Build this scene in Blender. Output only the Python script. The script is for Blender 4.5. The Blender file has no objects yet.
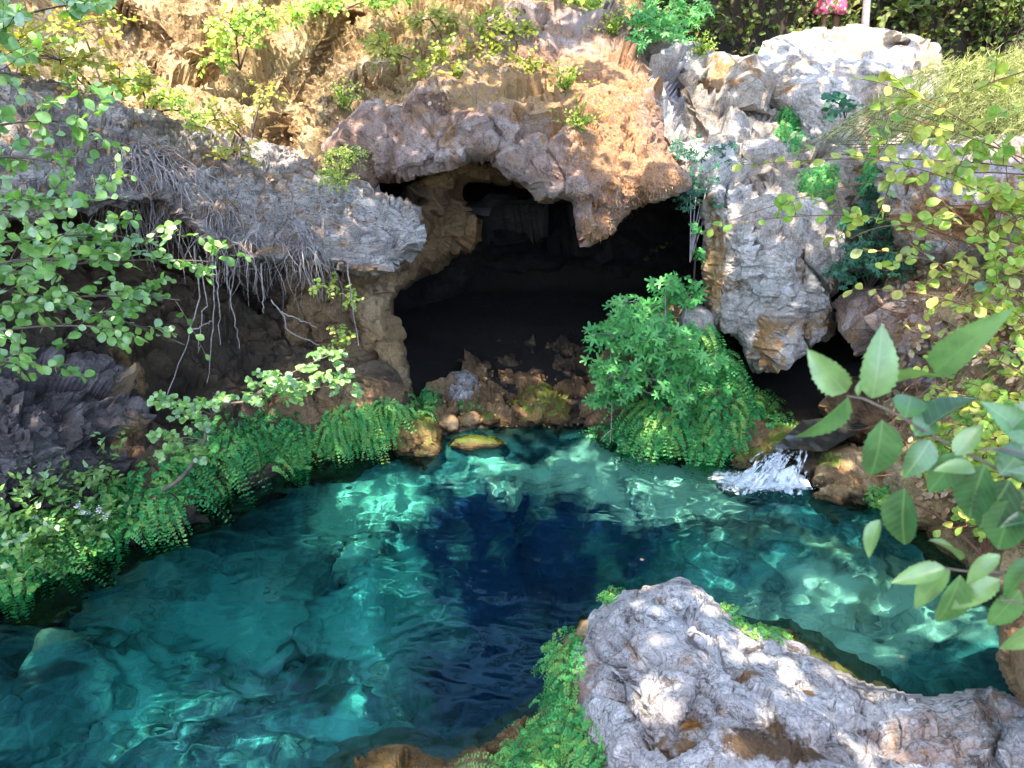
import bpy, math, random
import numpy as np
from mathutils import Vector, Matrix
from mathutils.bvhtree import BVHTree

# ---------------------------------------------------------------- camera
scene = bpy.context.scene
COL = scene.collection
CAM_Z = 3.3
PITCH = math.radians(22.0)
FPX = 760.0
W, H = 1024, 768
cam_data = bpy.data.cameras.new('camera')
cam = bpy.data.objects.new('camera', cam_data)
COL.objects.link(cam)
cam.location = (0, 0, CAM_Z)
cam.rotation_euler = (math.radians(90) - PITCH, 0, 0)
cam_data.sensor_width = 36
cam_data.lens = 36 * FPX / W
cam_data.clip_start = 0.05
cam_data.clip_end = 400
cam_data.dof.use_dof = True
cam_data.dof.focus_distance = 6.0
cam_data.dof.aperture_fstop = 6.5
scene.camera = cam

# ---------------------------------------------------------------- world, sun, exposure
SUN_AZ = math.radians(203)      # compass direction the light comes from, measured from +Y clockwise
SUN_EL = math.radians(64)
SUN = np.array([math.sin(SUN_AZ) * math.cos(SUN_EL), math.cos(SUN_AZ) * math.cos(SUN_EL), math.sin(SUN_EL)])
world = bpy.data.worlds.new('World')
scene.world = world
world.use_nodes = True
wn = world.node_tree.nodes
wl = world.node_tree.links
bg = wn.get('Background') or wn.new('ShaderNodeBackground')
sky = wn.new('ShaderNodeTexSky')
sky.sky_type = 'NISHITA'
sky.sun_disc = False
sky.sun_elevation = SUN_EL
sky.sun_rotation = SUN_AZ
sky.dust_density = 1.5
wl.new(sky.outputs[0], bg.inputs[0])
bg.inputs[1].default_value = 0.15
sl = bpy.data.lights.new('sun', 'SUN')
sl.energy = 2.8
sl.angle = math.radians(0.5)
sl.color = (1.0, 0.90, 0.76)
sun = bpy.data.objects.new('sun', sl)
COL.objects.link(sun)
sun.rotation_euler = Vector(SUN).to_track_quat('Z', 'Y').to_euler()
sun.location = (-6, -8, 14)
try:
    sl.cycles.is_caustics_light = True
except Exception:
    pass
vs = scene.view_settings
vs.view_transform = 'Standard'
vs.look = 'None'
vs.gamma = 1
vs.use_curve_mapping = False
vs.exposure = 2.5
cy = scene.cycles
cy.max_bounces = 10
cy.diffuse_bounces = 3
cy.glossy_bounces = 3
cy.transmission_bounces = 6
cy.transparent_max_bounces = 12
cy.use_denoising = True
cy.sample_clamp_indirect = 4
cy.use_adaptive_sampling = True
cy.adaptive_threshold = 0.02

rng = np.random.default_rng(7)
random.seed(7)

# ---------------------------------------------------------------- projection helpers (a pixel of the photograph and a distance give a place)
CP, SP = math.cos(PITCH), math.sin(PITCH)
def ray(px, py):
    px = np.asarray(px, float); py = np.asarray(py, float)
    a = (px - W / 2) / FPX
    b = -(py - H / 2) / FPX
    return np.stack([a, CP + b * SP, -SP + b * CP], -1)
def P(px, py, D):
    r = ray(px, py)
    return np.array([0, 0, CAM_Z]) + r * (np.asarray(D, float) / r[..., 1])[..., None]
def Dz(px, py, z=0.0):
    r = ray(px, py)
    return (z - CAM_Z) / r[..., 2] * r[..., 1]
def Pz(px, py, z=0.0):
    return P(px, py, Dz(px, py, z))
def toPix(p):
    p = np.asarray(p, float) - np.array([0, 0, CAM_Z])
    depth = p[..., 1] * CP - p[..., 2] * SP
    up = p[..., 1] * SP + p[..., 2] * CP
    return np.stack([W / 2 + FPX * p[..., 0] / depth, H / 2 - FPX * up / depth], -1)

# ---------------------------------------------------------------- noise
def _h(ix, iy, iz, k):
    n = (ix.astype(np.int64) * 73856093) ^ (iy.astype(np.int64) * 19349663) ^ (iz.astype(np.int64) * 83492791) ^ (k * 2654435761)
    n = (n ^ (n >> 13)) * 1274126177 & 0x7fffffff
    n = (n ^ (n >> 16)) * 668265263 & 0x7fffffff
    n = n ^ (n >> 15)
    return (n & 0xffffff) / float(0xffffff)
def perlin(p, k=0):
    i = np.floor(p); f = p - i
    i = i.astype(np.int64)
    u = f * f * f * (f * (f * 6 - 15) + 10)
    res = 0
    for dx in (0, 1):
        for dy in (0, 1):
            for dz in (0, 1):
                a = _h(i[:, 0] + dx, i[:, 1] + dy, i[:, 2] + dz, k) * 2 - 1
                b = _h(i[:, 0] + dx, i[:, 1] + dy, i[:, 2] + dz, k + 57) * 2 - 1
                c = _h(i[:, 0] + dx, i[:, 1] + dy, i[:, 2] + dz, k + 113) * 2 - 1
                g = a * (f[:, 0] - dx) + b * (f[:, 1] - dy) + c * (f[:, 2] - dz)
                w = (u[:, 0] if dx else 1 - u[:, 0]) * (u[:, 1] if dy else 1 - u[:, 1]) * (u[:, 2] if dz else 1 - u[:, 2])
                res = res + w * g
    return res
def fbm(p, octv=4, gain=0.5, k=0):
    s = 0; a = 1.0
    for o in range(octv):
        s = s + a * perlin(p * 2.03 ** o + 17.3 * o, k + o * 7)
        a *= gain
    return s
def ridged(p, octv=4, gain=0.55, k=0):
    s = 0; a = 1.0
    for o in range(octv):
        s = s + a * (0.35 - np.abs(perlin(p * 2.07 ** o + 9.1 * o, k + o * 11)))
        a *= gain
    return s
def facets(p, k=0):
    """broken-rock blocks: every cell is a tilted plane of its own"""
    i = np.floor(p).astype(np.int64)
    best = np.full(len(p), 1e9)
    val = np.zeros(len(p)); second = np.full(len(p), 1e9)
    for dx in (-1, 0, 1):
        for dy in (-1, 0, 1):
            for dz in (-1, 0, 1):
                cx, cy_, cz = i[:, 0] + dx, i[:, 1] + dy, i[:, 2] + dz
                c = np.stack([cx + _h(cx, cy_, cz, k + 1), cy_ + _h(cx, cy_, cz, k + 2), cz + _h(cx, cy_, cz, k + 3)], -1)
                d = p - c
                q = (d * d).sum(1)
                t = np.stack([_h(cx, cy_, cz, k + 4), _h(cx, cy_, cz, k + 5), _h(cx, cy_, cz, k + 6)], -1) * 2 - 1
                v = (_h(cx, cy_, cz, k + 7) - 0.5) * 1.0 + (d * t).sum(1) * 1.1
                m = q < best
                second = np.where(m, best, np.minimum(second, q))
                val = np.where(m, v, val)
                best = np.where(m, q, best)
    edge = np.sqrt(second) - np.sqrt(best)
    return val, edge

def tps(pts, vals):
    """thin-plate interpolation of scattered values"""
    pts = np.asarray(pts, float); vals = np.asarray(vals, float)
    c = pts.mean(0); s = pts.std() + 1e-9
    q = (pts - c) / s
    n = len(q)
    r = np.linalg.norm(q[:, None] - q[None], axis=2)
    K = np.where(r > 0, r * r * np.log(r + 1e-12), 0) + np.eye(n) * 1e-3
    A = np.zeros((n + 3, n + 3)); A[:n, :n] = K
    A[:n, n] = 1; A[:n, n + 1:] = q; A[n, :n] = 1; A[n + 1:, :n] = q.T
    b = np.zeros(n + 3); b[:n] = vals
    w = np.linalg.solve(A, b)
    def f(x):
        x = (np.asarray(x, float) - c) / s
        out = w[n] + x @ w[n + 1:]
        for j in range(n):
            rr = np.linalg.norm(x - q[j], axis=1)
            out = out + w[j] * rr * rr * np.log(rr + 1e-12)
        return out
    return f
def inside(poly, pts):
    poly = np.asarray(poly, float); n = len(poly)
    x, y = pts[:, 0], pts[:, 1]
    r = np.zeros(len(pts), bool)
    for i in range(n):
        x1, y1 = poly[i]; x2, y2 = poly[(i + 1) % n]
        if y1 == y2: continue
        c = ((y1 > y) != (y2 > y)) & (x < (x2 - x1) * (y - y1) / (y2 - y1) + x1)
        r ^= c
    return r
def nearest_on(poly, pts, closed=True):
    poly = np.asarray(poly, float); n = len(poly)
    best = np.full(len(pts), 1e18); q = np.zeros_like(pts)
    for i in range(n if closed else n - 1):
        a = poly[i]; b = poly[(i + 1) % n]
        ab = b - a
        t = np.clip(((pts - a) @ ab) / (ab @ ab + 1e-12), 0, 1)
        c = a + t[:, None] * ab
        d = ((pts - c) ** 2).sum(1)
        m = d < best
        best = np.where(m, d, best); q[m] = c[m]
    return np.sqrt(best), q
def roughen(poly, step=7.0, amp=3.0, seed=0):
    """an outline with a broken, uneven edge"""
    poly = np.asarray(poly, float); out = []
    n = len(poly)
    for i in range(n):
        a = poly[i]; b = poly[(i + 1) % n]
        m = max(1, int(np.linalg.norm(b - a) / step))
        for j in range(m):
            out.append(a + (b - a) * j / m)
    out = np.array(out)
    q = np.c_[out * 0.045, np.full(len(out), seed * 3.1)]
    q2 = np.c_[out * 0.14, np.full(len(out), seed * 3.1 + 5)]
    off = np.stack([perlin(q, 3) + .5 * perlin(q2, 5), perlin(q, 9) + .5 * perlin(q2, 11)], -1)
    return out + off * amp * 2

# ---------------------------------------------------------------- mesh and object helpers
def mesh_from(name, v, f_quads=None, f_tris=None, smooth=True):
    me = bpy.data.meshes.new(name)
    v = np.asarray(v, np.float32)
    nq = 0 if f_quads is None else len(f_quads)
    nt = 0 if f_tris is None else len(f_tris)
    me.vertices.add(len(v)); me.vertices.foreach_set('co', v.ravel())
    loops = []
    if nq: loops.append(np.asarray(f_quads, np.int32).ravel())
    if nt: loops.append(np.asarray(f_tris, np.int32).ravel())
    loops = np.concatenate(loops) if loops else np.zeros(0, np.int32)
    me.loops.add(len(loops)); me.loops.foreach_set('vertex_index', loops)
    me.polygons.add(nq + nt)
    st = np.concatenate([np.arange(nq) * 4, nq * 4 + np.arange(nt) * 3]).astype(np.int32)
    tot = np.concatenate([np.full(nq, 4), np.full(nt, 3)]).astype(np.int32)
    me.polygons.foreach_set('loop_start', st)
    me.polygons.foreach_set('loop_total', tot)
    me.polygons.foreach_set('use_smooth', np.full(nq + nt, smooth, bool))
    me.update(calc_edges=True)
    me.validate()
    return me
def tag(o, label=None, cat=None, group=None, kind=None):
    if label: o['label'] = label
    if cat: o['category'] = cat
    if group: o['group'] = group
    if kind: o['kind'] = kind
    return o
def link(name, me, mat, parent=None, loc=None):
    o = bpy.data.objects.new(name, me)
    COL.objects.link(o)
    if mat: me.materials.append(mat)
    if parent: o.parent = parent
    if loc is not None: o.location = loc
    return o
def empty(name, loc):
    o = bpy.data.objects.new(name, None)
    o.empty_display_size = .1
    COL.objects.link(o); o.location = loc
    return o
def vnormals(v, q):
    n = np.zeros_like(v)
    a = np.cross(v[q[:, 2]] - v[q[:, 0]], v[q[:, 3]] - v[q[:, 1]])
    for j in range(4):
        np.add.at(n, q[:, j], a)
    return n / (np.linalg.norm(n, axis=1)[:, None] + 1e-12)

ROCK_SURF = []          # (verts, quads) of everything a plant may grow on
def set_color_attr(me, name, rgba):
    at = me.attributes.new(name, 'FLOAT_COLOR', 'POINT')
    at.data.foreach_set('color', np.asarray(rgba, np.float32).ravel())

def rock(name, poly, ctrl, mat, label=None, cat='rock', group=None, kind=None, sp=4.0, asp=1.0, thick=0.8, curl=0.35, edge=28,
         big=(0.9, 0.14), fac=((1.3, 0.14), (3.2, 0.05)), fine=(7.0, 0.02), strata=None, cracks=(), dents=(), stains_and_shade=(),
         edge_amp=2.5, seed=0, smooth=False, plantable=True):
    """a solid rock: its outline, the distance of its front at a few places, its thickness, then real relief along the normals"""
    poly = np.array(poly, float)             # banks run on well beyond the view
    poly[:, 0] = np.where(poly[:, 0] <= -90, poly[:, 0] - 380, np.where(poly[:, 0] >= 1100, poly[:, 0] + 340, poly[:, 0]))
    out = roughen(poly, amp=edge_amp, seed=seed) if edge_amp else np.asarray(poly, float)
    lo = out.min(0) - sp * 2; hi = out.max(0) + sp * 2
    spy = sp * asp
    nx = int((hi[0] - lo[0]) / sp) + 1; ny = int((hi[1] - lo[1]) / spy) + 1
    gx, gy = np.meshgrid(lo[0] + np.arange(nx) * sp, lo[1] + np.arange(ny) * spy)
    g = np.stack([gx.ravel(), gy.ravel()], -1)
    ins = inside(out, g)
    d, near = nearest_on(out, g)
    sd = np.where(ins, d, -d)
    keep = sd > -0.72 * sp * min(1, asp * 1.1)
    idx = np.full(nx * ny, -1)
    ii = np.arange(nx * ny).reshape(ny, nx)
    q = np.stack([ii[:-1, :-1].ravel(), ii[1:, :-1].ravel(), ii[1:, 1:].ravel(), ii[:-1, 1:].ravel()], -1)
    q = q[keep[q].all(1)]
    used = np.unique(q)
    idx[used] = np.arange(len(used))
    q = idx[q]
    g = g[used]; sd = sd[used]; near = near[used]
    e = np.concatenate([q[:, [0, 1]], q[:, [1, 2]], q[:, [2, 3]], q[:, [3, 0]]])
    es = np.sort(e, 1)
    _, inv, cnt = np.unique(es[:, 0] * 10 ** 7 + es[:, 1], return_inverse=True, return_counts=True)
    bnd = np.zeros(len(g), bool); bnd[es[cnt[inv] == 1].ravel()] = True
    g = np.where(bnd[:, None], near, g)
    dd = np.where(bnd, 0, np.maximum(sd, 0))
    # shape of the front
    c = np.array([(a[0], a[1]) for a in ctrl], float)
    dv = np.array([a[2] for a in ctrl], float)
    f = tps(c, dv) if len(c) > 3 else (lambda x: np.full(len(x), dv.mean()))
    D0 = f(np.c_[np.clip(g[:, 0], -90, 1110), g[:, 1]])
    D0 = D0 - .0012 * (np.maximum(0, -90 - g[:, 0]) + np.maximum(0, g[:, 0] - 1110))
    t = np.clip(dd / edge, 0, 1)
    prof = np.sqrt(np.clip(1 - (1 - t) ** 2, 0, 1))
    Df = D0 + curl * (1 - prof)
    for (pts, wpx, dep) in cracks:
        dc, _ = nearest_on(np.array(pts, float), g, closed=False)
        Df = Df + dep * np.exp(-(dc / wpx) ** 2)
    for (cx, cy_, rx, ry, dep) in dents:
        Df = Df + dep * np.exp(-(((g[:, 0] - cx) / rx) ** 2 + ((g[:, 1] - cy_) / ry) ** 2))
    Db = D0 + curl + thick * np.sqrt(np.clip(1 - (1 - np.clip(dd / (edge * 1.6), 0, 1)) ** 2, 0, 1)) + 0.01
    vf = P(g[:, 0], g[:, 1], Df); vb = P(g[:, 0], g[:, 1], Db)
    nrm = vnormals(vf, q)
    for _ in range(6):                       # relief follows the broad form, so faces stay planar
        acc_ = nrm.copy()
        for a_, b_ in ((0, 1), (1, 2), (2, 3), (3, 0)):
            np.add.at(acc_, q[:, a_], nrm[q[:, b_]]); np.add.at(acc_, q[:, b_], nrm[q[:, a_]])
        nrm = acc_ / (np.linalg.norm(acc_, axis=1)[:, None] + 1e-9)
    p = vf + seed * 13.7
    warp = np.stack([fbm(p * 1.1, 2, k=31), fbm(p * 1.1, 2, k=41), fbm(p * 1.1, 2, k=51)], -1)
    dis = np.zeros(len(vf))
    if big: dis += fbm(p * big[0], 2, k=1) * big[1] * 1.3
    for j, (s, a) in enumerate(fac):
        val, ed = facets((p + warp * 0.22) * s, k=20 + 9 * j)
        dis += val * a * 1.15 - np.exp(-(ed / 0.035) ** 2) * a * 0.22
    if strata:
        (sx, sy, sz), fr, am = strata
        h = (p + warp * 0.25) @ np.array([sx, sy, sz]) * fr
        sft = h + fbm(p * 2.2, 3, k=77) * 0.9
        dis += am * ((sft % 1.0) ** 1.6 - 0.4) + am * .45 * (((sft * 2.7) % 1.0) - .5)
    if fine: dis += ridged(p * fine[0], 3, k=61) * fine[1]
    vf = vf + nrm * (dis * (.35 + .65 * np.clip(dd / (edge * .7), 0, 1)))[:, None]
    vb[bnd] = vf[bnd]
    bi = np.full(len(g), -1)
    nb = np.where(~bnd)[0]
    bi[nb] = len(vf) + np.arange(len(nb)); bi[bnd] = np.where(bnd)[0]
    v = np.concatenate([vf, vb[nb]])
    qb = bi[q][:, ::-1]
    deg = bnd[q].all(1)
    qq = np.concatenate([q, qb[~deg]])
    loc = np.array([v[:, 0].mean(), v[:, 1].mean(), v[:, 2].min()])
    me = mesh_from(name, v - loc, qq, smooth=smooth)
    st = np.zeros((len(v), 4)); acc = np.zeros(len(g)); colr = np.zeros((len(g), 3))
    for (cx, cy_, rx, ry, cl, s) in stains_and_shade:
        w = s * np.exp(-((((g[:, 0] - cx) / rx) ** 2 + ((g[:, 1] - cy_) / ry) ** 2)) ** 1.5)
        w = w * (1 - acc * 0.0)
        colr += w[:, None] * np.array(cl); acc += w
    cn = colr / (acc[:, None] + 1e-6)
    st[:len(g), :3] = cn; st[:len(g), 3] = np.clip(acc, 0, 1)
    set_color_attr(me, 'stain', st)  # rock stains, and the painted cave shade
    o = link(name, me, mat, loc=loc)
    tag(o, label, cat if not kind else None, group, kind)
    if plantable: ROCK_SURF.append((v, qq))
    return o
# ---------------------------------------------------------------- materials
def new_mat(name):
    m = bpy.data.materials.new(name); m.use_nodes = True
    nt = m.node_tree
    for n in list(nt.nodes): nt.nodes.remove(n)
    return m, nt, nt.nodes, nt.links
def N(ns, t, **kw):
    n = ns.new(t)
    for k, v in kw.items():
        if k.startswith('i_'):
            n.inputs[k[2:].replace('_', ' ')].default_value = v
        else:
            setattr(n, k, v)
    return n
def ramp(ns, stops, interp='LINEAR'):
    r = ns.new('ShaderNodeValToRGB'); cr = r.color_ramp; cr.interpolation = interp
    while len(cr.elements) < len(stops): cr.elements.new(0.5)
    for e, (p, c) in zip(cr.elements, stops):
        e.position = p; e.color = (c[0], c[1], c[2], 1) if len(c) == 3 else c
    return r
def mixc(ns, ls, fac, a, b, mode='MIX'):
    m = ns.new('ShaderNodeMix'); m.data_type = 'RGBA'; m.blend_type = mode; m.clamp_factor = True
    for s, v in ((m.inputs[0], fac), (m.inputs[6], a), (m.inputs[7], b)):
        if isinstance(v, (int, float)): s.default_value = v
        elif isinstance(v, tuple): s.default_value = (v[0], v[1], v[2], 1)
        else: ls.new(v, s)
    return m.outputs[2]
def mathn(ns, ls, op, a, b=None, clamp=False):
    m = ns.new('ShaderNodeMath'); m.operation = op; m.use_clamp = clamp
    for s, v in ((m.inputs[0], a), (m.inputs[1], b)):
        if v is None: continue
        if isinstance(v, (int, float)): s.default_value = v
        else: ls.new(v, s)
    return m.outputs[0]

def rock_mat(name, cols, scale=1.0, rough=0.85, bump=0.35, speck=0.5, crack=0.5, stretch=(1, 1, 1), patch=None, moss=None, wet=False):
    m, nt, ns, ls = new_mat(name)
    out = ns.new('ShaderNodeOutputMaterial'); b = ns.new('ShaderNodeBsdfPrincipled')
    ls.new(b.outputs[0], out.inputs[0])
    geo = ns.new('ShaderNodeNewGeometry')
    mp = ns.new('ShaderNodeMapping'); mp.inputs['Scale'].default_value = stretch
    ls.new(geo.outputs['Position'], mp.inputs[0]); co = mp.outputs[0]
    n0 = N(ns, 'ShaderNodeTexNoise', i_Scale=0.9 * scale, i_Detail=9.0, i_Roughness=0.62, i_Distortion=0.7); ls.new(co, n0.inputs['Vector'])
    k = len(cols)
    r0 = ramp(ns, [(0.30 + 0.40 * i / (k - 1), c) for i, c in enumerate(cols)]); ls.new(n0.outputs[0], r0.inputs[0])
    col = r0.outputs[0]
    # medium mottling
    n1 = N(ns, 'ShaderNodeTexNoise', i_Scale=5.0 * scale, i_Detail=12.0, i_Roughness=0.78, i_Distortion=0.9); ls.new(co, n1.inputs['Vector'])
    r1 = ramp(ns, [(0.36, (1 - speck,) * 3), (0.47, (1, 1, 1)), (0.56, (1, 1, 1)), (0.66, (1 + speck * 1.1,) * 3)]); ls.new(n1.outputs[0], r1.inputs[0])
    col = mixc(ns, ls, 1.0, col, r1.outputs[0], 'MULTIPLY')
    if patch:
        for (pc, lo, hi, sc) in patch:
            n2 = N(ns, 'ShaderNodeTexNoise', i_Scale=sc, i_Detail=7.0, i_Roughness=0.7, i_Distortion=1.0); ls.new(co, n2.inputs['Vector'])
            r2 = ramp(ns, [(lo, (0, 0, 0)), (hi, (1, 1, 1))]); ls.new(n2.outputs[0], r2.inputs[0])
            col = mixc(ns, ls, r2.outputs[0], col, pc)
    # thin dark fracture lines along the bedding
    for (vs_, vw, vd, vst) in ((1.6 * scale, .010, 1.6, (1, 1, 1.8)), (4.2 * scale, .014, .9, (1.5, 1, .8))):
        mp2 = ns.new('ShaderNodeMapping'); mp2.inputs['Scale'].default_value = vst; mp2.inputs['Rotation'].default_value = (.3, .5, .4); ls.new(co, mp2.inputs[0])
        nv_ = N(ns, 'ShaderNodeTexNoise', i_Scale=vs_, i_Detail=5.0, i_Roughness=.62, i_Distortion=vd); ls.new(mp2.outputs[0], nv_.inputs['Vector'])
        av_ = mathn(ns, ls, 'ABSOLUTE', mathn(ns, ls, 'SUBTRACT', nv_.outputs[0], .5))
        rl = ramp(ns, [(0.0, (1 - crack * .85,) * 3), (vw, (1, 1, 1))]); ls.new(av_, rl.inputs[0])
        col = mixc(ns, ls, 1.0, col, rl.outputs[0], 'MULTIPLY')
    # painted stains held by the rock itself (iron, algae), and painted cave darkness
    at = N(ns, 'ShaderNodeAttribute', attribute_name='stain')
    n3 = N(ns, 'ShaderNodeTexNoise', i_Scale=9.0 * scale, i_Detail=6.0, i_Roughness=0.7); ls.new(co, n3.inputs['Vector'])
    f = mathn(ns, ls, 'ADD', at.outputs['Alpha'], mathn(ns, ls, 'MULTIPLY', mathn(ns, ls, 'SUBTRACT', n3.outputs[0], 0.5), 2.6))
    f = mathn(ns, ls, 'MULTIPLY', mathn(ns, ls, 'SUBTRACT', f, 0.30), 2.2, True)
    f = mathn(ns, ls, 'MULTIPLY', f, mathn(ns, ls, 'MULTIPLY', at.outputs['Alpha'], 5.0, True))
    col = mixc(ns, ls, f, col, at.outputs['Color'])
    # fine grain
    n4 = N(ns, 'ShaderNodeTexNoise', i_Scale=42.0 * scale, i_Detail=6.0, i_Roughness=0.8); ls.new(co, n4.inputs['Vector'])
    r4 = ramp(ns, [(0.38, (0.38,) * 3), (0.5, (1, 1, 1)), (0.62, (1.4,) * 3)]); ls.new(n4.outputs[0], r4.inputs[0])
    col = mixc(ns, ls, 0.55, col, r4.outputs[0], 'MULTIPLY')
    # hairline fractures
    vv = N(ns, 'ShaderNodeTexVoronoi', feature='DISTANCE_TO_EDGE', i_Scale=2.4 * scale)
    wr = N(ns, 'ShaderNodeTexNoise', i_Scale=3.0 * scale, i_Detail=5.0); ls.new(co, wr.inputs['Vector'])
    add = ns.new('ShaderNodeVectorMath'); add.operation = 'MULTIPLY_ADD'
    ls.new(wr.outputs['Color'], add.inputs[0]); add.inputs[1].default_value = (0.55 / scale,) * 3; ls.new(co, add.inputs[2])
    ls.new(add.outputs[0], vv.inputs['Vector'])
    rv = ramp(ns, [(0.0, (1 - crack,) * 3), (0.022, (1, 1, 1))]); ls.new(vv.outputs['Distance'], rv.inputs[0])
    gate = ramp(ns, [(0.48, (0, 0, 0)), (0.58, (1, 1, 1))]); ls.new(n0.outputs[0], gate.inputs[0])
    col = mixc(ns, ls, gate.outputs[0], col, mixc(ns, ls, 1.0, col, rv.outputs[0], 'MULTIPLY'))
    if moss:
        mc, thr = moss
        sep = ns.new('ShaderNodeSeparateXYZ'); ls.new(geo.outputs['Normal'], sep.inputs[0])
        mf = mathn(ns, ls, 'ADD', sep.outputs[2], mathn(ns, ls, 'MULTIPLY', mathn(ns, ls, 'SUBTRACT', n1.outputs[0], 0.5), 3.0))
        mf = mathn(ns, ls, 'MULTIPLY', mathn(ns, ls, 'SUBTRACT', mf, thr), 3.0, True)
        col = mixc(ns, ls, mf, col, mc)
    # wet dark band where the rock meets the water
    sepz = ns.new('ShaderNodeSeparateXYZ'); ls.new(geo.outputs['Position'], sepz.inputs[0])
    wf = mathn(ns, ls, 'SUBTRACT', mathn(ns, ls, 'ADD', .02, mathn(ns, ls, 'MULTIPLY', n1.outputs[0], .16)), sepz.outputs[2])
    wf = mathn(ns, ls, 'MULTIPLY', wf, 16.0, True)
    col = mixc(ns, ls, wf, col, mixc(ns, ls, 1.0, col, (.34, .32, .28), 'MULTIPLY'))
    ls.new(col, b.inputs['Base Color'])
    ls.new(mathn(ns, ls, 'SUBTRACT', rough, mathn(ns, ls, 'MULTIPLY', wf, rough - .2)), b.inputs['Roughness'])
    b.inputs['Specular IOR Level'].default_value = 0.5 if wet else 0.25
    hsum = mathn(ns, ls, 'ADD', mathn(ns, ls, 'MULTIPLY', n1.outputs[0], 1.0), mathn(ns, ls, 'MULTIPLY', n4.outputs[0], 0.3))
    hsum = mathn(ns, ls, 'ADD', hsum, mathn(ns, ls, 'MULTIPLY', rv.outputs[0], 0.12))
    bp = N(ns, 'ShaderNodeBump', i_Strength=min(1.0, bump * 2), i_Distance=0.09 / scale); ls.new(hsum, bp.inputs['Height'])
    ls.new(bp.outputs[0], b.inputs['Normal'])
    return m

M = {}
M['pale'] = rock_mat('pale_limestone', [(.17, .12, .08), (.38, .33, .28), (.54, .51, .49), (.62, .60, .58)], 1.1, speck=.55,
                     patch=[((.26, .15, .07), .57, .66, 1.6)])
M['grey'] = rock_mat('grey_layered_stone', [(.10, .07, .06), (.30, .25, .22), (.48, .44, .41), (.62, .58, .55)], 1.0, speck=.65, stretch=(.8, 2.4, 3.6), crack=.8,
                     patch=[((.36, .22, .12), .54, .64, 1.3)])
M['roof'] = rock_mat('tufa_crust', [(.13, .07, .05), (.34, .22, .17), (.48, .37, .33), (.58, .50, .48)], 1.6, speck=.55, bump=.5,
                     patch=[((.44, .25, .12), .53, .66, 1.4)])
M['brown'] = rock_mat('brown_cave_stone', [(.05, .03, .02), (.14, .08, .04), (.26, .16, .08), (.36, .25, .14)], 1.0, speck=.5, rough=.6, wet=True)
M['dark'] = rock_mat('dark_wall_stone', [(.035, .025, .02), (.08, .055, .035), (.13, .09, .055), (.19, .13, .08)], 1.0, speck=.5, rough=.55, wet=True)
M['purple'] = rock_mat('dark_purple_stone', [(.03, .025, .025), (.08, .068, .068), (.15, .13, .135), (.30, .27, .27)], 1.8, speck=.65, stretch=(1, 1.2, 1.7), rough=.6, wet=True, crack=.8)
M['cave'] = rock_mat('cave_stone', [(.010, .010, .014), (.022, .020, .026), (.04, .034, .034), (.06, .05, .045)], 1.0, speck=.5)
M['fore'] = rock_mat('weathered_grey_limestone', [(.16, .12, .10), (.38, .35, .34), (.52, .50, .49), (.62, .60, .59)], 1.5, speck=.75, bump=.28, crack=.7,
                     patch=[((.16, .13, .12), .58, .62, 4.0), ((.34, .22, .13), .62, .67, 2.3)])
M['tan'] = rock_mat('tan_boulder_stone', [(.12, .06, .03), (.30, .19, .09), (.45, .32, .18), (.52, .42, .28)], 2.0, speck=.5, rough=.6)
M['mossy'] = rock_mat('mossy_wet_stone', [(.06, .035, .02), (.16, .09, .03), (.28, .17, .05), (.34, .24, .08)], 2.4, speck=.5, rough=.5, moss=((.12, .17, .025), .55), wet=True)
M['slope'] = rock_mat('sunlit_earth_and_rock', [(.20, .12, .05), (.48, .33, .16), (.62, .47, .26), (.70, .58, .38)], 1.5, speck=.6, bump=.5)
M['ground'] = rock_mat('ground_soil', [(.07, .05, .03), (.14, .10, .06), (.20, .15, .09), (.26, .20, .13)], 1.5, speck=.4)

def bed_mat():
    m, nt, ns, ls = new_mat('water_tinted_bed')
    out = ns.new('ShaderNodeOutputMaterial'); b = ns.new('ShaderNodeBsdfPrincipled'); ls.new(b.outputs[0], out.inputs[0])
    geo = ns.new('ShaderNodeNewGeometry'); co = geo.outputs['Position']
    n0 = N(ns, 'ShaderNodeTexNoise', i_Scale=0.8, i_Detail=9.0, i_Roughness=.6, i_Distortion=.8); ls.new(co, n0.inputs['Vector'])
    r0 = ramp(ns, [(.36, (.02, .06, .07)), (.46, (.05, .14, .14)), (.55, (.09, .24, .21)), (.66, (.17, .34, .28))]); ls.new(n0.outputs[0], r0.inputs[0])  # blue-green cast of deep water put into the bed colour
    n1 = N(ns, 'ShaderNodeTexNoise', i_Scale=5.0, i_Detail=8.0, i_Roughness=.7, i_Distortion=1.0); ls.new(co, n1.inputs['Vector'])
    r1 = ramp(ns, [(.35, (.45,) * 3), (.5, (1, 1, 1)), (.65, (1.4,) * 3)]); ls.new(n1.outputs[0], r1.inputs[0])
    col = mixc(ns, ls, 1.0, r0.outputs[0], r1.outputs[0], 'MULTIPLY')
    at = N(ns, 'ShaderNodeAttribute', attribute_name='stain')  # also carries painted sun patches, bank reflection, deep-water darkness and cave shade
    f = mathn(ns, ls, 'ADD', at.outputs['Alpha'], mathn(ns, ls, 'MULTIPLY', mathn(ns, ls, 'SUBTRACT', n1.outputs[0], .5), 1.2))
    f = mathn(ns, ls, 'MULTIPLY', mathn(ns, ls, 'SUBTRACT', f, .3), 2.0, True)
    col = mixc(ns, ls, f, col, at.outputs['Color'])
    ls.new(col, b.inputs['Base Color']); b.inputs['Roughness'].default_value = .9
    bp = N(ns, 'ShaderNodeBump', i_Strength=.6, i_Distance=.08); ls.new(n1.outputs[0], bp.inputs['Height']); ls.new(bp.outputs[0], b.inputs['Normal'])
    return m
M['bed'] = bed_mat()

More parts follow.
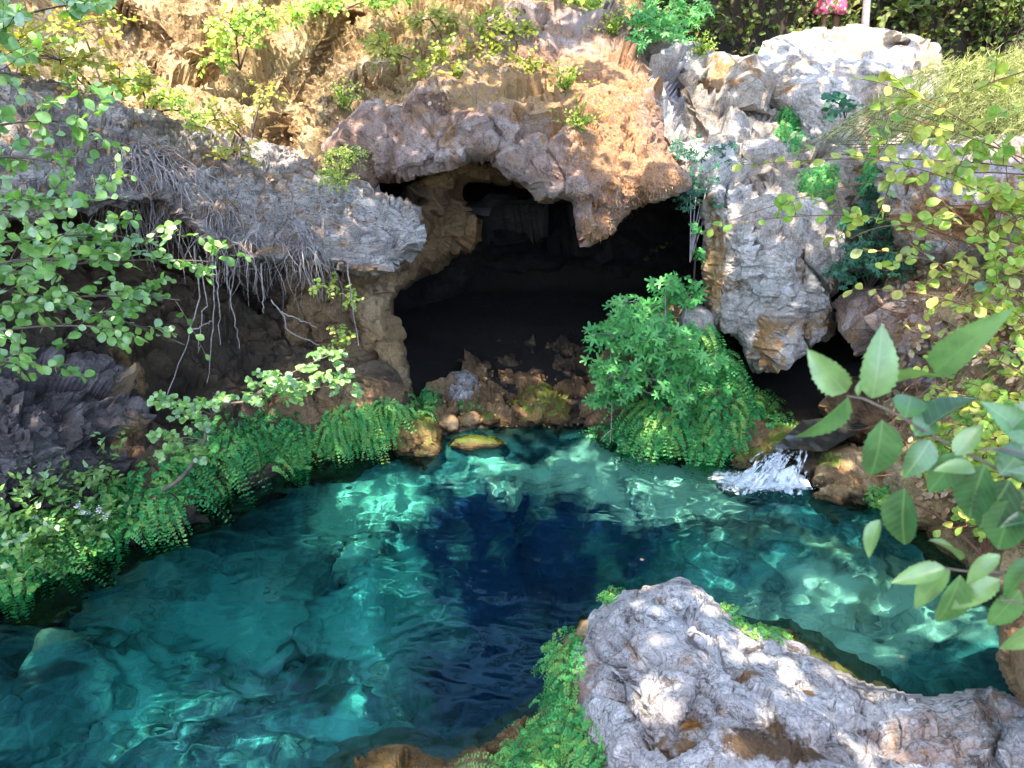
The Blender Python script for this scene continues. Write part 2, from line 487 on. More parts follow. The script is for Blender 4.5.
def water_mat():
    m, nt, ns, ls = new_mat('spring_water')
    out = ns.new('ShaderNodeOutputMaterial')
    g = ns.new('ShaderNodeBsdfGlass'); g.inputs['IOR'].default_value = 1.33; g.inputs['Roughness'].default_value = 0.0; g.inputs['Color'].default_value = (.50, .88, .90, 1)
    ls.new(g.outputs[0], out.inputs[0])
    return m
M['water'] = water_mat()

def leaf_mat(name, cols, trans=.35, rough=.5, tcol=None, spec=.4, veins=False):
    """thin leaves: colour differs from leaf to leaf, light passes through them"""
    m, nt, ns, ls = new_mat(name)
    out = ns.new('ShaderNodeOutputMaterial'); b = ns.new('ShaderNodeBsdfPrincipled')
    at = N(ns, 'ShaderNodeAttribute', attribute_name='leaf_tone')
    k = len(cols)
    r = ramp(ns, [(i / max(1, k - 1), c) for i, c in enumerate(cols)]); ls.new(at.outputs['Fac'], r.inputs[0])
    geo = ns.new('ShaderNodeNewGeometry')
    n = N(ns, 'ShaderNodeTexNoise', i_Scale=30.0, i_Detail=3.0); ls.new(geo.outputs['Position'], n.inputs['Vector'])
    rr = ramp(ns, [(.35, (.75,) * 3), (.65, (1.2,) * 3)]); ls.new(n.outputs[0], rr.inputs[0])
    col = mixc(ns, ls, 1.0, r.outputs[0], rr.outputs[0], 'MULTIPLY')
    if veins:
        au = N(ns, 'ShaderNodeAttribute', attribute_name='leaf_u'); av = N(ns, 'ShaderNodeAttribute', attribute_name='leaf_v')
        va = mathn(ns, ls, 'ABSOLUTE', av.outputs['Fac'])
        sv = mathn(ns, ls, 'SINE', mathn(ns, ls, 'MULTIPLY', mathn(ns, ls, 'SUBTRACT', au.outputs['Fac'], mathn(ns, ls, 'MULTIPLY', va, .8)), 50.0))
        sv = mathn(ns, ls, 'MULTIPLY', mathn(ns, ls, 'SUBTRACT', sv, .86), 5.0, True)
        mr = mathn(ns, ls, 'SUBTRACT', 1.0, mathn(ns, ls, 'MULTIPLY', va, 38.0), True)
        vf_ = mathn(ns, ls, 'MAXIMUM', mathn(ns, ls, 'MULTIPLY', sv, .45), mathn(ns, ls, 'MULTIPLY', mr, .8))
        col = mixc(ns, ls, mathn(ns, ls, 'MULTIPLY', vf_, .95), col, (.26, .42, .17))
    ls.new(col, b.inputs['Base Color']); b.inputs['Roughness'].default_value = rough; b.inputs['Specular IOR Level'].default_value = spec
    t = ns.new('ShaderNodeBsdfTranslucent')
    tc = mixc(ns, ls, 1.0, col, tcol or (1.5, 1.6, .6), 'MULTIPLY'); ls.new(tc, t.inputs[0])
    mx = ns.new('ShaderNodeMixShader'); mx.inputs[0].default_value = trans
    ls.new(b.outputs[0], mx.inputs[1]); ls.new(t.outputs[0], mx.inputs[2]); ls.new(mx.outputs[0], out.inputs[0])
    return m
def plain_mat(name, c1, c2, rough=.8, sc=20.0, spec=.3):
    m, nt, ns, ls = new_mat(name)
    out = ns.new('ShaderNodeOutputMaterial'); b = ns.new('ShaderNodeBsdfPrincipled'); ls.new(b.outputs[0], out.inputs[0])
    geo = ns.new('ShaderNodeNewGeometry')
    n = N(ns, 'ShaderNodeTexNoise', i_Scale=sc, i_Detail=5.0, i_Roughness=.65); ls.new(geo.outputs['Position'], n.inputs['Vector'])
    r = ramp(ns, [(.35, c1), (.65, c2)]); ls.new(n.outputs[0], r.inputs[0]); ls.new(r.outputs[0], b.inputs['Base Color'])
    b.inputs['Roughness'].default_value = rough; b.inputs['Specular IOR Level'].default_value = spec
    bp = N(ns, 'ShaderNodeBump', i_Strength=.4, i_Distance=.01); ls.new(n.outputs[0], bp.inputs['Height']); ls.new(bp.outputs[0], b.inputs['Normal'])
    return m
# ---------------------------------------------------------------- ground: one sheet with the basin of the pool and the land round it
SHORE = [(-420, 560), (-160, 500), (0, 480), (80, 470), (150, 450), (210, 432), (260, 425), (310, 425), (350, 430), (395, 432), (432, 438), (450, 434),
         (500, 426), (575, 424), (605, 428), (650, 425), (700, 425), (740, 435), (775, 452), (810, 462), (860, 470), (905, 480), (960, 520),
         (1030, 560), (1070, 620), (1060, 700), (900, 900), (700, 980), (600, 930), (500, 930), (420, 960), (250, 1200), (-500, 1100)]
shore_w = np.array([Pz(x, y)[:2] for x, y in SHORE])
bed_pts = [(30, 590, .8), (60, 640, 1.1), (130, 700, .85), (30, 740, 1.0), (130, 600, 1.1), (230, 520, 1.9), (230, 620, 1.35), (300, 560, 1.5), (370, 520, 1.0), (350, 560, 1.0),
           (260, 690, 1.2), (180, 760, 1.2), (300, 750, 2.0), (380, 630, 1.05), (420, 670, 1.4), (360, 700, 1.7), (440, 740, 2.2), (500, 650, 3.1), (520, 590, 3.0), (480, 545, 2.8),
           (440, 500, 2.0), (560, 520, 1.9), (600, 560, 2.2), (420, 470, .6), (480, 460, .5), (560, 450, .5), (620, 470, .7), (600, 495, 1.0), (700, 480, .55), (700, 520, .8),
           (760, 545, 1.0), (680, 560, 1.7), (800, 520, .35), (860, 540, .5), (900, 600, .5), (960, 650, .4), (850, 640, .65), (560, 640, 2.6), (540, 720, 2.0), (760, 600, 1.5)]
_bw = np.array([Pz(a, b)[:2] for a, b, c in bed_pts]); _bd = np.array([c for a, b, c in bed_pts])
bedf = tps(_bw, _bd)
def sstep(x, a, b):
    t = np.clip((x - a) / (b - a), 0, 1); return t * t * (3 - 2 * t)
def land_z(xy):
    x, y = xy[:, 0], xy[:, 1]
    z = .02 + .08 * np.clip(y - 6.9, 0, 4)
    z = z + 5.0 * sstep(y, 11.0, 12.6) * sstep(x, -14, -6) + 6.0 * sstep(y, 9.0, 12.6) * (1 - sstep(x, -14, -6))
    z = np.maximum(z, 4.2 * sstep(-x, 7.6, 11) * sstep(y, 2, 9) + 1.3 * sstep(-x, 7.6, 11))
    z = np.maximum(z, (1.6 + 2.6 * sstep(y, 4, 10)) * sstep(x, 4.6, 7.5))
    z = np.maximum(z, 1.45 * (1 - sstep(y, .2, 1.3)))
    return z
def ground_z(xy, detail=True):
    d, _ = nearest_on(shore_w, xy)
    ins = inside(shore_w, xy)
    dep = np.clip(bedf(xy), .25, 3.4)
    w = np.clip(d / .55, 0, 1); w = w * w * (3 - 2 * w)
    p = np.c_[xy, np.zeros(len(xy))]
    zb = -.04 - dep * w
    if detail:
        wp = np.stack([fbm(p * .9, 2, k=5), fbm(p * .9, 2, k=6), 0 * d], -1)
        v1, e1 = facets((p + wp * .5) * 1.15, k=301); v2, _ = facets((p + wp * .4) * 3.0, k=331)
        zb = zb + w * (v1 * .38 + v2 * .12 + fbm(p * 5, 3, k=9) * .05 - np.exp(-(e1 / .07) ** 2) * .12)
    land = land_z(xy)
    far = np.maximum(0, np.abs(xy[:, 0]) - 9) * .25 + np.maximum(0, xy[:, 1] - 13) * .45
    land = land + np.minimum(far, 14) + (fbm(p * .8, 3, k=14) * .12 if detail else 0)
    wl_ = np.clip(d / .9, 0, 1)
    zl = .02 + np.maximum(land, .01) * wl_ * wl_ * (3 - 2 * wl_)
    # the hollow of the cave stays low
    return np.where(ins, np.minimum(zb, -.05), zl)
def axis(lo, hi, step, far):
    core = np.arange(lo, hi + 1e-6, step)
    a = []; x = hi; s = step
    while x < far: s *= 1.35; x += s; a.append(x)
    b = []; x = lo; s = step
    while x > -far: s *= 1.35; x -= s; b.append(x)
    return np.array(b[::-1] + list(core) + a)
ax = axis(-8, 8, .055, 150); ay = axis(.5, 13, .055, 150)
gx, gy = np.meshgrid(ax, ay)
gxy = np.stack([gx.ravel(), gy.ravel()], -1)
gz = ground_z(gxy)
gv = np.c_[gxy, gz]
nn = len(ax); mm = len(ay); ii = np.arange(nn * mm).reshape(mm, nn)
gq = np.stack([ii[:-1, :-1].ravel(), ii[:-1, 1:].ravel(), ii[1:, 1:].ravel(), ii[1:, :-1].ravel()], -1)
gme = mesh_from('ground', gv, gq)
gin = inside(shore_w, gxy); gd, _ = nearest_on(shore_w, gxy)
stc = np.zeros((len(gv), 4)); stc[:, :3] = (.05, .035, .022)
cave_ = (gxy[:, 1] > 7.3) & (gxy[:, 1] < 12) & (gxy[:, 0] > -2.6) & (gxy[:, 0] < 4.8); stc[cave_, :3] = (.018, .014, .012)  # cave floor colour blackened to deepen the shade inside
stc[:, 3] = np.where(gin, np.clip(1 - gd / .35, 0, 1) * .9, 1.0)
# deep channels painted blue-black, standing in for light the water absorbs
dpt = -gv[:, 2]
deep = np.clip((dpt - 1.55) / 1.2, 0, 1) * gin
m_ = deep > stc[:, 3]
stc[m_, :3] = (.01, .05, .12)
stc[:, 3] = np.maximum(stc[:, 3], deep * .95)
# pale boulders, algae slabs; sun patches, bank reflection and deep-water darkness painted in
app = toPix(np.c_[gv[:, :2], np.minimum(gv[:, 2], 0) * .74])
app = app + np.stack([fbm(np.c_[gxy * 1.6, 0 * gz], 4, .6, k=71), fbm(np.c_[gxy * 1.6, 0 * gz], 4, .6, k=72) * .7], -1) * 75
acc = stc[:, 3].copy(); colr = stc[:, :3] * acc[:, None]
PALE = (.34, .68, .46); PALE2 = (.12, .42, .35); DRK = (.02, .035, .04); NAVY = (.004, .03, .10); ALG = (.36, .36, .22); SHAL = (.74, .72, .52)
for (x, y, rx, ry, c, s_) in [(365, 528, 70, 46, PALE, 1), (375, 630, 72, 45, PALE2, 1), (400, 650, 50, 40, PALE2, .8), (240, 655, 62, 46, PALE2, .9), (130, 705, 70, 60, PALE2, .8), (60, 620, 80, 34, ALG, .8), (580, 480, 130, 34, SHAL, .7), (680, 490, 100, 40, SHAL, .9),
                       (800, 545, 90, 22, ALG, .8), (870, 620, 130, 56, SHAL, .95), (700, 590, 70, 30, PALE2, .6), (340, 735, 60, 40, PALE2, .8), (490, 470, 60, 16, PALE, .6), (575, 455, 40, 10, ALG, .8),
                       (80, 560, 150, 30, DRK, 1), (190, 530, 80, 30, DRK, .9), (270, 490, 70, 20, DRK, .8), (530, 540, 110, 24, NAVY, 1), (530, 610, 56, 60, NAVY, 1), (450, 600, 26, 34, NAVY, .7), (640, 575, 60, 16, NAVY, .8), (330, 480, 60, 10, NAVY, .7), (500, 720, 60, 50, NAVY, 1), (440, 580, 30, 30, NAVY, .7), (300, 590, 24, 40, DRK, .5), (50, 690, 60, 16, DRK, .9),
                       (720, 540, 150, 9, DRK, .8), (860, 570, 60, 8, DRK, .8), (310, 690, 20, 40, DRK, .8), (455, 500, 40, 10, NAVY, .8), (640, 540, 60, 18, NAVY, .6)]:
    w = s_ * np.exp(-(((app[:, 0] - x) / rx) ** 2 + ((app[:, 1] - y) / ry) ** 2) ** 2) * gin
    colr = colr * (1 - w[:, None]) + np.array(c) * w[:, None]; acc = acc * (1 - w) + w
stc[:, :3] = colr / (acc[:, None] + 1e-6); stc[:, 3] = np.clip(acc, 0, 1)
set_color_attr(gme, 'stain', stc)  # also carries painted sun patches, bank reflection, deep-water darkness and cave shade
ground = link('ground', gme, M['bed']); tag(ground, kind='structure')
try: ground.cycles.is_caustics_receiver = True
except Exception: pass

# ---------------------------------------------------------------- water: rippled surface over a closed body of water
wx = np.arange(-6.5, 5.2, .02); wy = np.arange(.9, 8.0, .02)
gx, gy = np.meshgrid(wx, wy)
wp_ = np.stack([gx.ravel(), gy.ravel(), 0 * gx.ravel()], -1)
fall = Pz(775, 480)
dfall = np.linalg.norm(wp_[:, :2] - fall[:2], axis=1)
amp = .0090 + .010 * np.exp(-(dfall / 1.3) ** 2)
warpw = np.stack([fbm(wp_ * 1.3, 2, k=3), fbm(wp_ * 1.3, 2, k=4), wp_[:, 0] * 0], -1) * .3
wz = fbm((wp_ + warpw) * np.array([2.6, 4.4, 1]), 3, .5, k=90) * amp * 1.5 + fbm((wp_ + warpw) * np.array([7.5, 15, 1]), 2, .5, k=95) * amp * .60
wz += .010 * np.exp(-(dfall / .9) ** 2) * np.sin(dfall * 30)
wv = wp_.copy(); wv[:, 2] = wz
nn = len(wx); mm = len(wy); ii = np.arange(nn * mm).reshape(mm, nn)
wq = np.stack([ii[:-1, :-1].ravel(), ii[:-1, 1:].ravel(), ii[1:, 1:].ravel(), ii[1:, :-1].ravel()], -1)
rim = np.concatenate([ii[0, :], ii[1:, -1], ii[-1, -2::-1], ii[-2:0:-1, 0]])
low = wv[rim].copy(); low[:, 2] = -5
b0 = len(wv); k = len(rim)
side = np.stack([np.roll(b0 + np.arange(k), -1), np.roll(rim, -1), rim, b0 + np.arange(k)], -1)
wvv = np.concatenate([wv, low, [[(wx[0] + wx[-1]) / 2, (wy[0] + wy[-1]) / 2, -5]]])
bt = np.stack([np.full(k, b0 + k), np.roll(b0 + np.arange(k), -1), b0 + np.arange(k)], -1)
wme = mesh_from('water', wvv, np.concatenate([wq, side[:, ::-1]]), bt)
water = link('water', wme, M['water']); tag(water, kind='structure')
try: water.cycles.is_caustics_caster = True
except Exception: pass
# ---------------------------------------------------------------- rocks
def wl(pts, below):
    """control points of a face that meets the water at these places and goes on down below it"""
    r = []
    for (x, y) in pts:
        d = float(Dz(x, y, 0)); r += [(x, y, d), (x, y + below, d + .02)]
    return r
OR = (.48, .25, .10); BR = (.20, .10, .04); DK = (.06, .045, .04); GN = (.10, .14, .03); WH = (.62, .60, .60)
rock('hillside', [(-90, -70), (120, -80), (400, -80), (640, -60), (640, 60), (560, 120), (400, 130), (360, 160), (330, 200), (240, 190), (120, 150), (-90, 110)],
     [(-60, -60, 11.5), (300, -70, 12.3), (620, -50, 12.2), (-60, 100, 8.2), (120, 140, 8.0), (240, 160, 8.0), (330, 180, 7.9), (400, 110, 8.8), (560, 80, 9.6), (160, 40, 9.6), (300, 40, 10.2), (450, 20, 10.6), (320, 90, 8.9), (270, 60, 9.9)],
     M['slope'], kind='structure', sp=3.2, asp=.6, big=(.8, .25), fac=((1.2, .22), (2.8, .10), (7, .03)), fine=(5, .03), strata=((-.5, .3, 1.0), 2.6, .07), thick=1.5, edge=20, seed=1,
     cracks=[([(110, 0), (160, 45), (215, 80)], 9, .45), ([(352, 25), (320, 70), (285, 138)], 12, .6), ([(300, 60), (280, 100)], 7, .3)],
     stains_and_shade=[(330, 80, 40, 60, (.16, .10, .05), .7), (150, 45, 60, 30, (.20, .12, .06), .5), (430, 20, 120, 40, (.45, .27, .10), .5)])
rock('layered_ledge_rock', [(-90, 66), (30, 72), (90, 92), (150, 112), (210, 128), (250, 142), (300, 146), (340, 165), (372, 188), (418, 205), (421, 235), (407, 262), (372, 277), (335, 268),
                            (290, 264), (250, 260), (215, 248), (190, 226), (160, 204), (110, 206), (50, 222), (-90, 235)],
     [(-60, 70, 7.2), (100, 100, 7.6), (250, 145, 7.8), (340, 170, 7.6), (415, 215, 7.0), (400, 260, 6.25), (330, 262, 6.05), (250, 250, 5.8), (160, 235, 5.5), (50, 230, 5.0), (-60, 240, 4.6), (150, 170, 6.5), (280, 200, 6.8), (40, 150, 6.0), (350, 225, 6.5)],
     M['grey'], 'pale grey layered ledge of rock under the bare roots and dry grass', seed=2, sp=2.6, asp=.6, edge=16, curl=.3, thick=1.2,
     big=(.8, .14), fac=((1.6, .10), (4.5, .04)), strata=((-.30, .25, 1.0), 4.5, .11), fine=(8, .015),
     stains_and_shade=[(190, 160, 50, 20, (.42, .24, .12), .5), (330, 165, 50, 14, (.38, .20, .10), .6), (130, 200, 70, 20, (.10, .08, .08), .5)])
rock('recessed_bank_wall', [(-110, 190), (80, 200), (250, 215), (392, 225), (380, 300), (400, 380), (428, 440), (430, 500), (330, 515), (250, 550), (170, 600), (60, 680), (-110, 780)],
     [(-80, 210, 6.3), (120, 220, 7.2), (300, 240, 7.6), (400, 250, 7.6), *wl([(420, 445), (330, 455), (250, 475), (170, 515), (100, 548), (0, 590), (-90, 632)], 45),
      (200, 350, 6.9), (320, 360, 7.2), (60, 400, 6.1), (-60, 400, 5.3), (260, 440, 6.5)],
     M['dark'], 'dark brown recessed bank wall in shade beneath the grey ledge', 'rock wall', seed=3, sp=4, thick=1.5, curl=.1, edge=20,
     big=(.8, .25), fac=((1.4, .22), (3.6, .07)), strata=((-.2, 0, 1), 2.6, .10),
     stains_and_shade=[(130, 390, 16, 30, (.45, .27, .12), .8), (125, 450, 18, 30, (.42, .22, .10), .7), (330, 400, 40, 40, (.22, .13, .05), .5)])
rock('dark_sloping_rock', [(-110, 350), (0, 352), (40, 350), (100, 362), (140, 384), (150, 410), (135, 440), (132, 485), (110, 530), (50, 580), (0, 620), (-110, 690)],
     [(-90, 360, 5.0), (40, 355, 5.7), (130, 385, 5.9), (125, 470, 5.3), *wl([(50, 540), (-20, 570)], 45), (40, 430, 5.0), (-60, 480, 4.5), (80, 450, 5.2)],
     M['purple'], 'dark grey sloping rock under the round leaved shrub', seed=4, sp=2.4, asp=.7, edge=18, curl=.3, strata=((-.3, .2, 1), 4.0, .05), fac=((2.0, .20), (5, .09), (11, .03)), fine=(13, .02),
     stains_and_shade=[(122, 395, 14, 12, (.45, .30, .18), .9), (125, 440, 12, 20, (.42, .25, .12), .8)])
rock('cave_pillar_rock', [(285, 255), (345, 262), (385, 225), (402, 190), (440, 158), (505, 150), (540, 185), (505, 184), (470, 186), (462, 198), (476, 222), (480, 243), (455, 264), (420, 280), (396, 297),
                          (396, 318), (406, 345), (411, 375), (414, 400), (438, 420), (444, 480), (395, 495), (340, 502), (290, 515), (262, 485), (272, 360)],
     [(285, 260, 7.0), (350, 265, 6.9), (402, 195, 7.9), (450, 165, 8.0), (530, 180, 8.3), (470, 230, 8.3), (440, 270, 8.0), (398, 300, 7.2), (380, 330, 6.8), (420, 370, 7.0), (330, 360, 7.0), *wl([(430, 447), (350, 459), (290, 466)], 30),
       (300, 400, 6.7), (390, 400, 6.65)],
     M['brown'], 'tan brown pillar of rock bulging at the left edge of the cave mouth', seed=5, sp=3, edge=20, curl=.45, big=(1.0, .12), fac=((1.8, .16), (4.6, .07), (10, .02)), fine=(11, .02),
     dents=[(378, 255, 22, 14, .25), (395, 300, 25, 14, -.1), (360, 300, 14, 40, .12)],
     stains_and_shade=[(390, 340, 30, 40, (.42, .26, .12), .8), (375, 310, 16, 24, (.50, .36, .22), .6), (440, 175, 60, 14, (.30, .19, .08), .7), (478, 240, 14, 30, (.34, .18, .07), .8), (385, 430, 30, 16, (.16, .18, .04), .6)])
rock('overhanging_cave_roof_rock', [(318, 150), (338, 128), (352, 108), (372, 96), (402, 97), (440, 60), (480, 20), (532, -4), (561, 2), (605, 5), (633, 30), (651, 72), (657, 119), (670, 152), (684, 173), (687, 188),
                                    (662, 195), (637, 203), (619, 218), (608, 240), (597, 249), (581, 247), (577, 231), (574, 203), (566, 199), (548, 207), (536, 203), (528, 186), (511, 173), (496, 160), (474, 157), (449, 164), (420, 176), (402, 180), (385, 186), (350, 180)],
     [(330, 150, 7.9), (352, 112, 8.1), (400, 100, 8.0), (480, 30, 9.5), (560, 4, 10.2), (610, 10, 10.2), (645, 70, 9.0), (660, 125, 7.9), (684, 180, 7.0), (640, 198, 6.9), (600, 245, 6.75), (580, 240, 6.75), (575, 200, 6.9),
      (540, 195, 7.2), (500, 165, 7.2), (450, 160, 7.2), (400, 178, 7.3), (440, 120, 7.6), (520, 120, 7.7), (600, 120, 7.6), (600, 180, 7.0), (560, 60, 8.8), (370, 140, 7.7)],
     M['roof'], 'huge crusty orange and grey rock jutting out above the cave mouth', seed=6, sp=2.6, edge=18, curl=.5, thick=1.8,
     big=(1.0, .16), fac=((1.5, .16), (3.8, .06), (9, .018)), fine=(13, .02), edge_amp=3,
     cracks=[([(385, 100), (395, 140), (385, 185)], 4, .12), ([(470, 110), (500, 140)], 5, .12)],
     dents=[(385, 145, 25, 22, -.15), (470, 130, 26, 18, -.15), (548, 70, 16, 14, .3)],
     stains_and_shade=[(600, 100, 60, 70, (.50, .28, .14), .8), (640, 170, 50, 30, (.54, .31, .17), .8), (470, 75, 60, 40, (.46, .30, .14), .7), (595, 225, 20, 25, (.50, .26, .10), .6), (600, 15, 40, 14, (.34, .31, .32), .7), (540, 90, 40, 40, (.50, .33, .16), .5)])
rock('fissured_pale_rock', [(634, 40), (660, 32), (700, 42), (742, 55), (760, 82), (785, 110), (815, 140), (830, 190), (820, 225), (765, 215), (715, 190), (690, 180), (664, 150), (645, 110)],
     [(640, 45, 10.2), (700, 45, 10.4), (745, 60, 10.0), (660, 150, 8.2), (700, 180, 7.8), (760, 120, 9.0), (820, 210, 7.9), (760, 205, 7.7), (700, 110, 9.2), (800, 150, 8.7)],
     M['pale'], 'fissured pale rock with stepped channels to the right of the cave roof', seed=7, sp=2.6, edge=12, curl=.3, big=(1.1, .22), fac=((1.5, .24), (3.4, .10), (8, .03)), strata=((.5, 0, 1), 2.2, .09),
     cracks=[([(668, 45), (676, 90), (700, 140), (712, 180)], 5, .35), ([(742, 60), (735, 100), (750, 140), (752, 210)], 5, .35), ([(700, 85), (745, 110), (790, 125)], 5, .25)],
     stains_and_shade=[(725, 70, 20, 20, (.44, .27, .12), .8), (672, 90, 12, 40, (.25, .25, .30), .7), (700, 90, 30, 12, (.42, .30, .2), .5)])
rock('smooth_pale_block', [(753, 58), (762, 42), (785, 31), (820, 26), (870, 26), (905, 30), (935, 48), (948, 80), (930, 120), (915, 150), (905, 190), (880, 225), (850, 235), (820, 200), (812, 165), (800, 125), (782, 112), (765, 92), (752, 80)],
     [(760, 55, 10.0), (820, 28, 10.3), (900, 30, 10.2), (940, 80, 9.4), (905, 180, 8.0), (860, 228, 7.5), (820, 190, 8.0), (780, 100, 9.1), (850, 110, 8.6), (800, 60, 9.5), (870, 60, 9.4)],
     M['pale'], 'large smooth pale grey block beneath the standing person', seed=8, sp=2.6, edge=16, curl=.3, big=(.9, .14), fac=((.9, .14), (2.6, .045), (7, .014)), fine=(12, .010),
     dents=[(790, 118, 16, 13, .55), (764, 86, 14, 5, .3), (820, 180, 14, 20, .3), (896, 120, 18, 40, .35), (895, 48, 16, 5, .35)],
     stains_and_shade=[(780, 112, 22, 9, (.42, .22, .07), .9), (860, 40, 60, 14, (.40, .30, .20), .6), (880, 120, 20, 50, (.28, .20, .14), .7), (930, 60, 25, 25, (.40, .28, .16), .6)])
rock('hanging_flowstone_rock', [(703, 205), (706, 165), (716, 132), (745, 116), (790, 112), (825, 130), (862, 175), (868, 225), (855, 262), (840, 285), (830, 300), (838, 322), (836, 336), (815, 346), (796, 358), (775, 371),
                                (753, 371), (736, 340), (724, 330), (706, 326), (704, 290), (702, 250)],
     [(705, 210, 7.45), (722, 135, 8.5), (790, 118, 9.1), (860, 180, 7.9), (835, 300, 7.1), (830, 335, 6.95), (770, 368, 6.8), (715, 325, 7.1), (704, 260, 7.3), (780, 260, 6.95), (735, 250, 7.05), (815, 250, 7.05)],
     M['pale'], 'pale hanging curtain of flowstone split by a long vertical crack', seed=9, sp=2.2, edge=11, curl=.28, thick=1.2, strata=((1.0, .2, .12), 2.6, .07), big=(1.0, .10), fac=((1.5, .10), (3.6, .035), (9, .010)), fine=(13, .008),
     cracks=[([(722, 160), (728, 230), (722, 330)], 3, .12), ([(800, 160), (806, 220), (798, 300), (806, 350)], 3, .14), ([(762, 150), (756, 240), (760, 284), (769, 311), (760, 341), (754, 372)], 4, .34), ([(745, 180), (760, 200), (756, 240)], 4, .2), ([(780, 262), (800, 255), (812, 270), (828, 292)], 3, .14), ([(770, 300), (790, 270)], 3, .12)],
     stains_and_shade=[(715, 260, 14, 60, (.34, .22, .10), .8), (770, 345, 12, 40, (.36, .20, .08), .7), (812, 325, 40, 16, (.38, .22, .09), .6), (850, 225, 18, 20, (.36, .25, .15), .6), (800, 200, 18, 14, (.40, .28, .18), .5), (785, 290, 20, 30, WH, .5)])
rock('flat_topped_ledge_rock', [(872, 158), (900, 143), (960, 138), (1030, 136), (1110, 138), (1110, 262), (1020, 262), (960, 262), (925, 262), (895, 240), (878, 200)],
     [(875, 160, 7.0), (960, 140, 7.2), (1100, 140, 6.8), (1100, 255, 5.3), (980, 258, 5.8), (900, 235, 6.3), (880, 190, 6.6), (960, 175, 6.2), (1060, 170, 5.9)],
     M['pale'], 'flat topped pinkish rock ledge behind the bramble leaves', seed=10, sp=3.2, edge=16, curl=.3, strata=((.1, 0, 1), 4, .07), fac=((1.5, .12), (4, .04)),
     stains_and_shade=[(920, 220, 60, 30, (.36, .19, .08), .8), (990, 160, 70, 12, (.52, .42, .42), .5), (1010, 220, 60, 40, (.34, .18, .07), .7)])
rock('reddish_bank_boulder', [(830, 304), (842, 292), (870, 284), (905, 280), (950, 285), (975, 300), (980, 340), (960, 380), (930, 395), (900, 392), (885, 372), (866, 360), (852, 342), (838, 330)],
     [(830, 305, 6.6), (870, 285, 6.9), (950, 285, 6.3), (975, 340, 5.7), (930, 390, 5.9), (880, 365, 6.2), (850, 335, 6.4), (900, 330, 6.0)],
     M['roof'], 'rough reddish grey boulder low on the right bank', seed=11, sp=2.8, edge=18, curl=.35, fac=((2, .12), (5, .05)), stains_and_shade=[(930, 300, 40, 20, (.42, .24, .10), .6)])
rock('bank_slope_earth', [(870, 250), (930, 238), (1010, 235), (1110, 230), (1110, 760), (1040, 690), (1000, 650), (960, 615), (915, 580), (880, 545), (880, 480), (893, 440), (880, 400), (900, 380), (930, 350), (890, 290)],
     [(880, 260, 6.9), (1000, 240, 6.0), (1100, 240, 5.2), (1100, 680, Dz(1100, 680, .3)), *wl([(1000, 600), (940, 562), (890, 520)], 35), (885, 400, 6.5), (930, 330, 6.2), (1000, 350, 5.2), (1080, 420, 4.5), (980, 470, 5.0), (930, 430, 5.6)],
     M['slope'], 'steep brown earth and rock bank behind the leafy vines', 'bank', seed=12, sp=4, edge=16, curl=.15, thick=1.2, big=(1, .2), fac=((1.5, .16), (4, .07)))
rock('brown_undercut_boulder', [(820, 420), (832, 392), (850, 378), (880, 372), (905, 392), (910, 425), (895, 448), (860, 450), (835, 445)],
     [(822, 425, 6.6), (850, 380, 7.0), (905, 395, 6.4), (890, 445, 6.2), (850, 448, 6.3), (865, 410, 6.35)],
     M['brown'], 'dark brown boulder under the overhang behind the small waterfall', seed=13, sp=2.8, edge=18, curl=.4)
rock('mossy_lip_rock', [(728, 452), (735, 438), (760, 428), (795, 420), (815, 423), (812, 438), (800, 450), (775, 456), (760, 470), (754, 492), (733, 485)],
     [(730, 455, 6.3), (760, 430, 6.8), (810, 425, 6.7), (800, 446, 6.25), *wl([(745, 470)], 18), (770, 440, 6.35)],
     M['mossy'], 'low mossy yellow rock just left of the small waterfall', seed=14, sp=2.2, edge=10, curl=.25, thick=.5, fac=((3, .05), (7, .02)), big=(2, .06))
rock('tan_shore_boulder', [(806, 478), (812, 462), (828, 450), (850, 445), (872, 450), (890, 464), (896, 488), (888, 520), (860, 528), (835, 524), (814, 508)],
     [(808, 475, 5.85), (850, 447, 6.1), (890, 470, 5.8), *wl([(880, 505), (835, 502)], 18), (850, 475, 5.65)],
     M['tan'], 'sunlit tan boulder just right of the small waterfall', seed=15, sp=2.2, edge=16, curl=.35, thick=.5, fac=((3, .07), (7, .02)), big=(2, .06), stains_and_shade=[(828, 462, 18, 8, (.16, .20, .04), .9), (870, 500, 30, 10, DK, .7)])
rock('grey_cave_floor_boulder', [(443, 385), (450, 373), (465, 370), (477, 376), (480, 392), (476, 410), (462, 412), (450, 404)],
     [(445, 388, 7.6), (465, 371, 7.8), (478, 380, 7.7), (470, 410, 7.3), (460, 392, 7.35)],
     M['fore'], 'small angular grey boulder on the floor of the cave mouth', seed=16, sp=1.6, edge=9, curl=.2, thick=.4, fac=((5, .05), (9, .02)), big=(2, .03), edge_amp=1)
rock('long_brown_shore_boulder', [(498, 400), (505, 386), (522, 381), (545, 382), (566, 392), (576, 408), (574, 436), (540, 440), (512, 436), (498, 420)],
     [(500, 402, 7.6), (525, 383, 7.9), (570, 395, 7.6), *wl([(570, 421), (515, 422)], 14), (540, 405, 7.12)],
     M['mossy'], 'long rounded olive brown boulder at the waterline inside the cave mouth', seed=17, sp=2, edge=14, curl=.3, thick=.5, fac=((3, .06), (7, .02)), big=(2, .05), edge_amp=1.5)
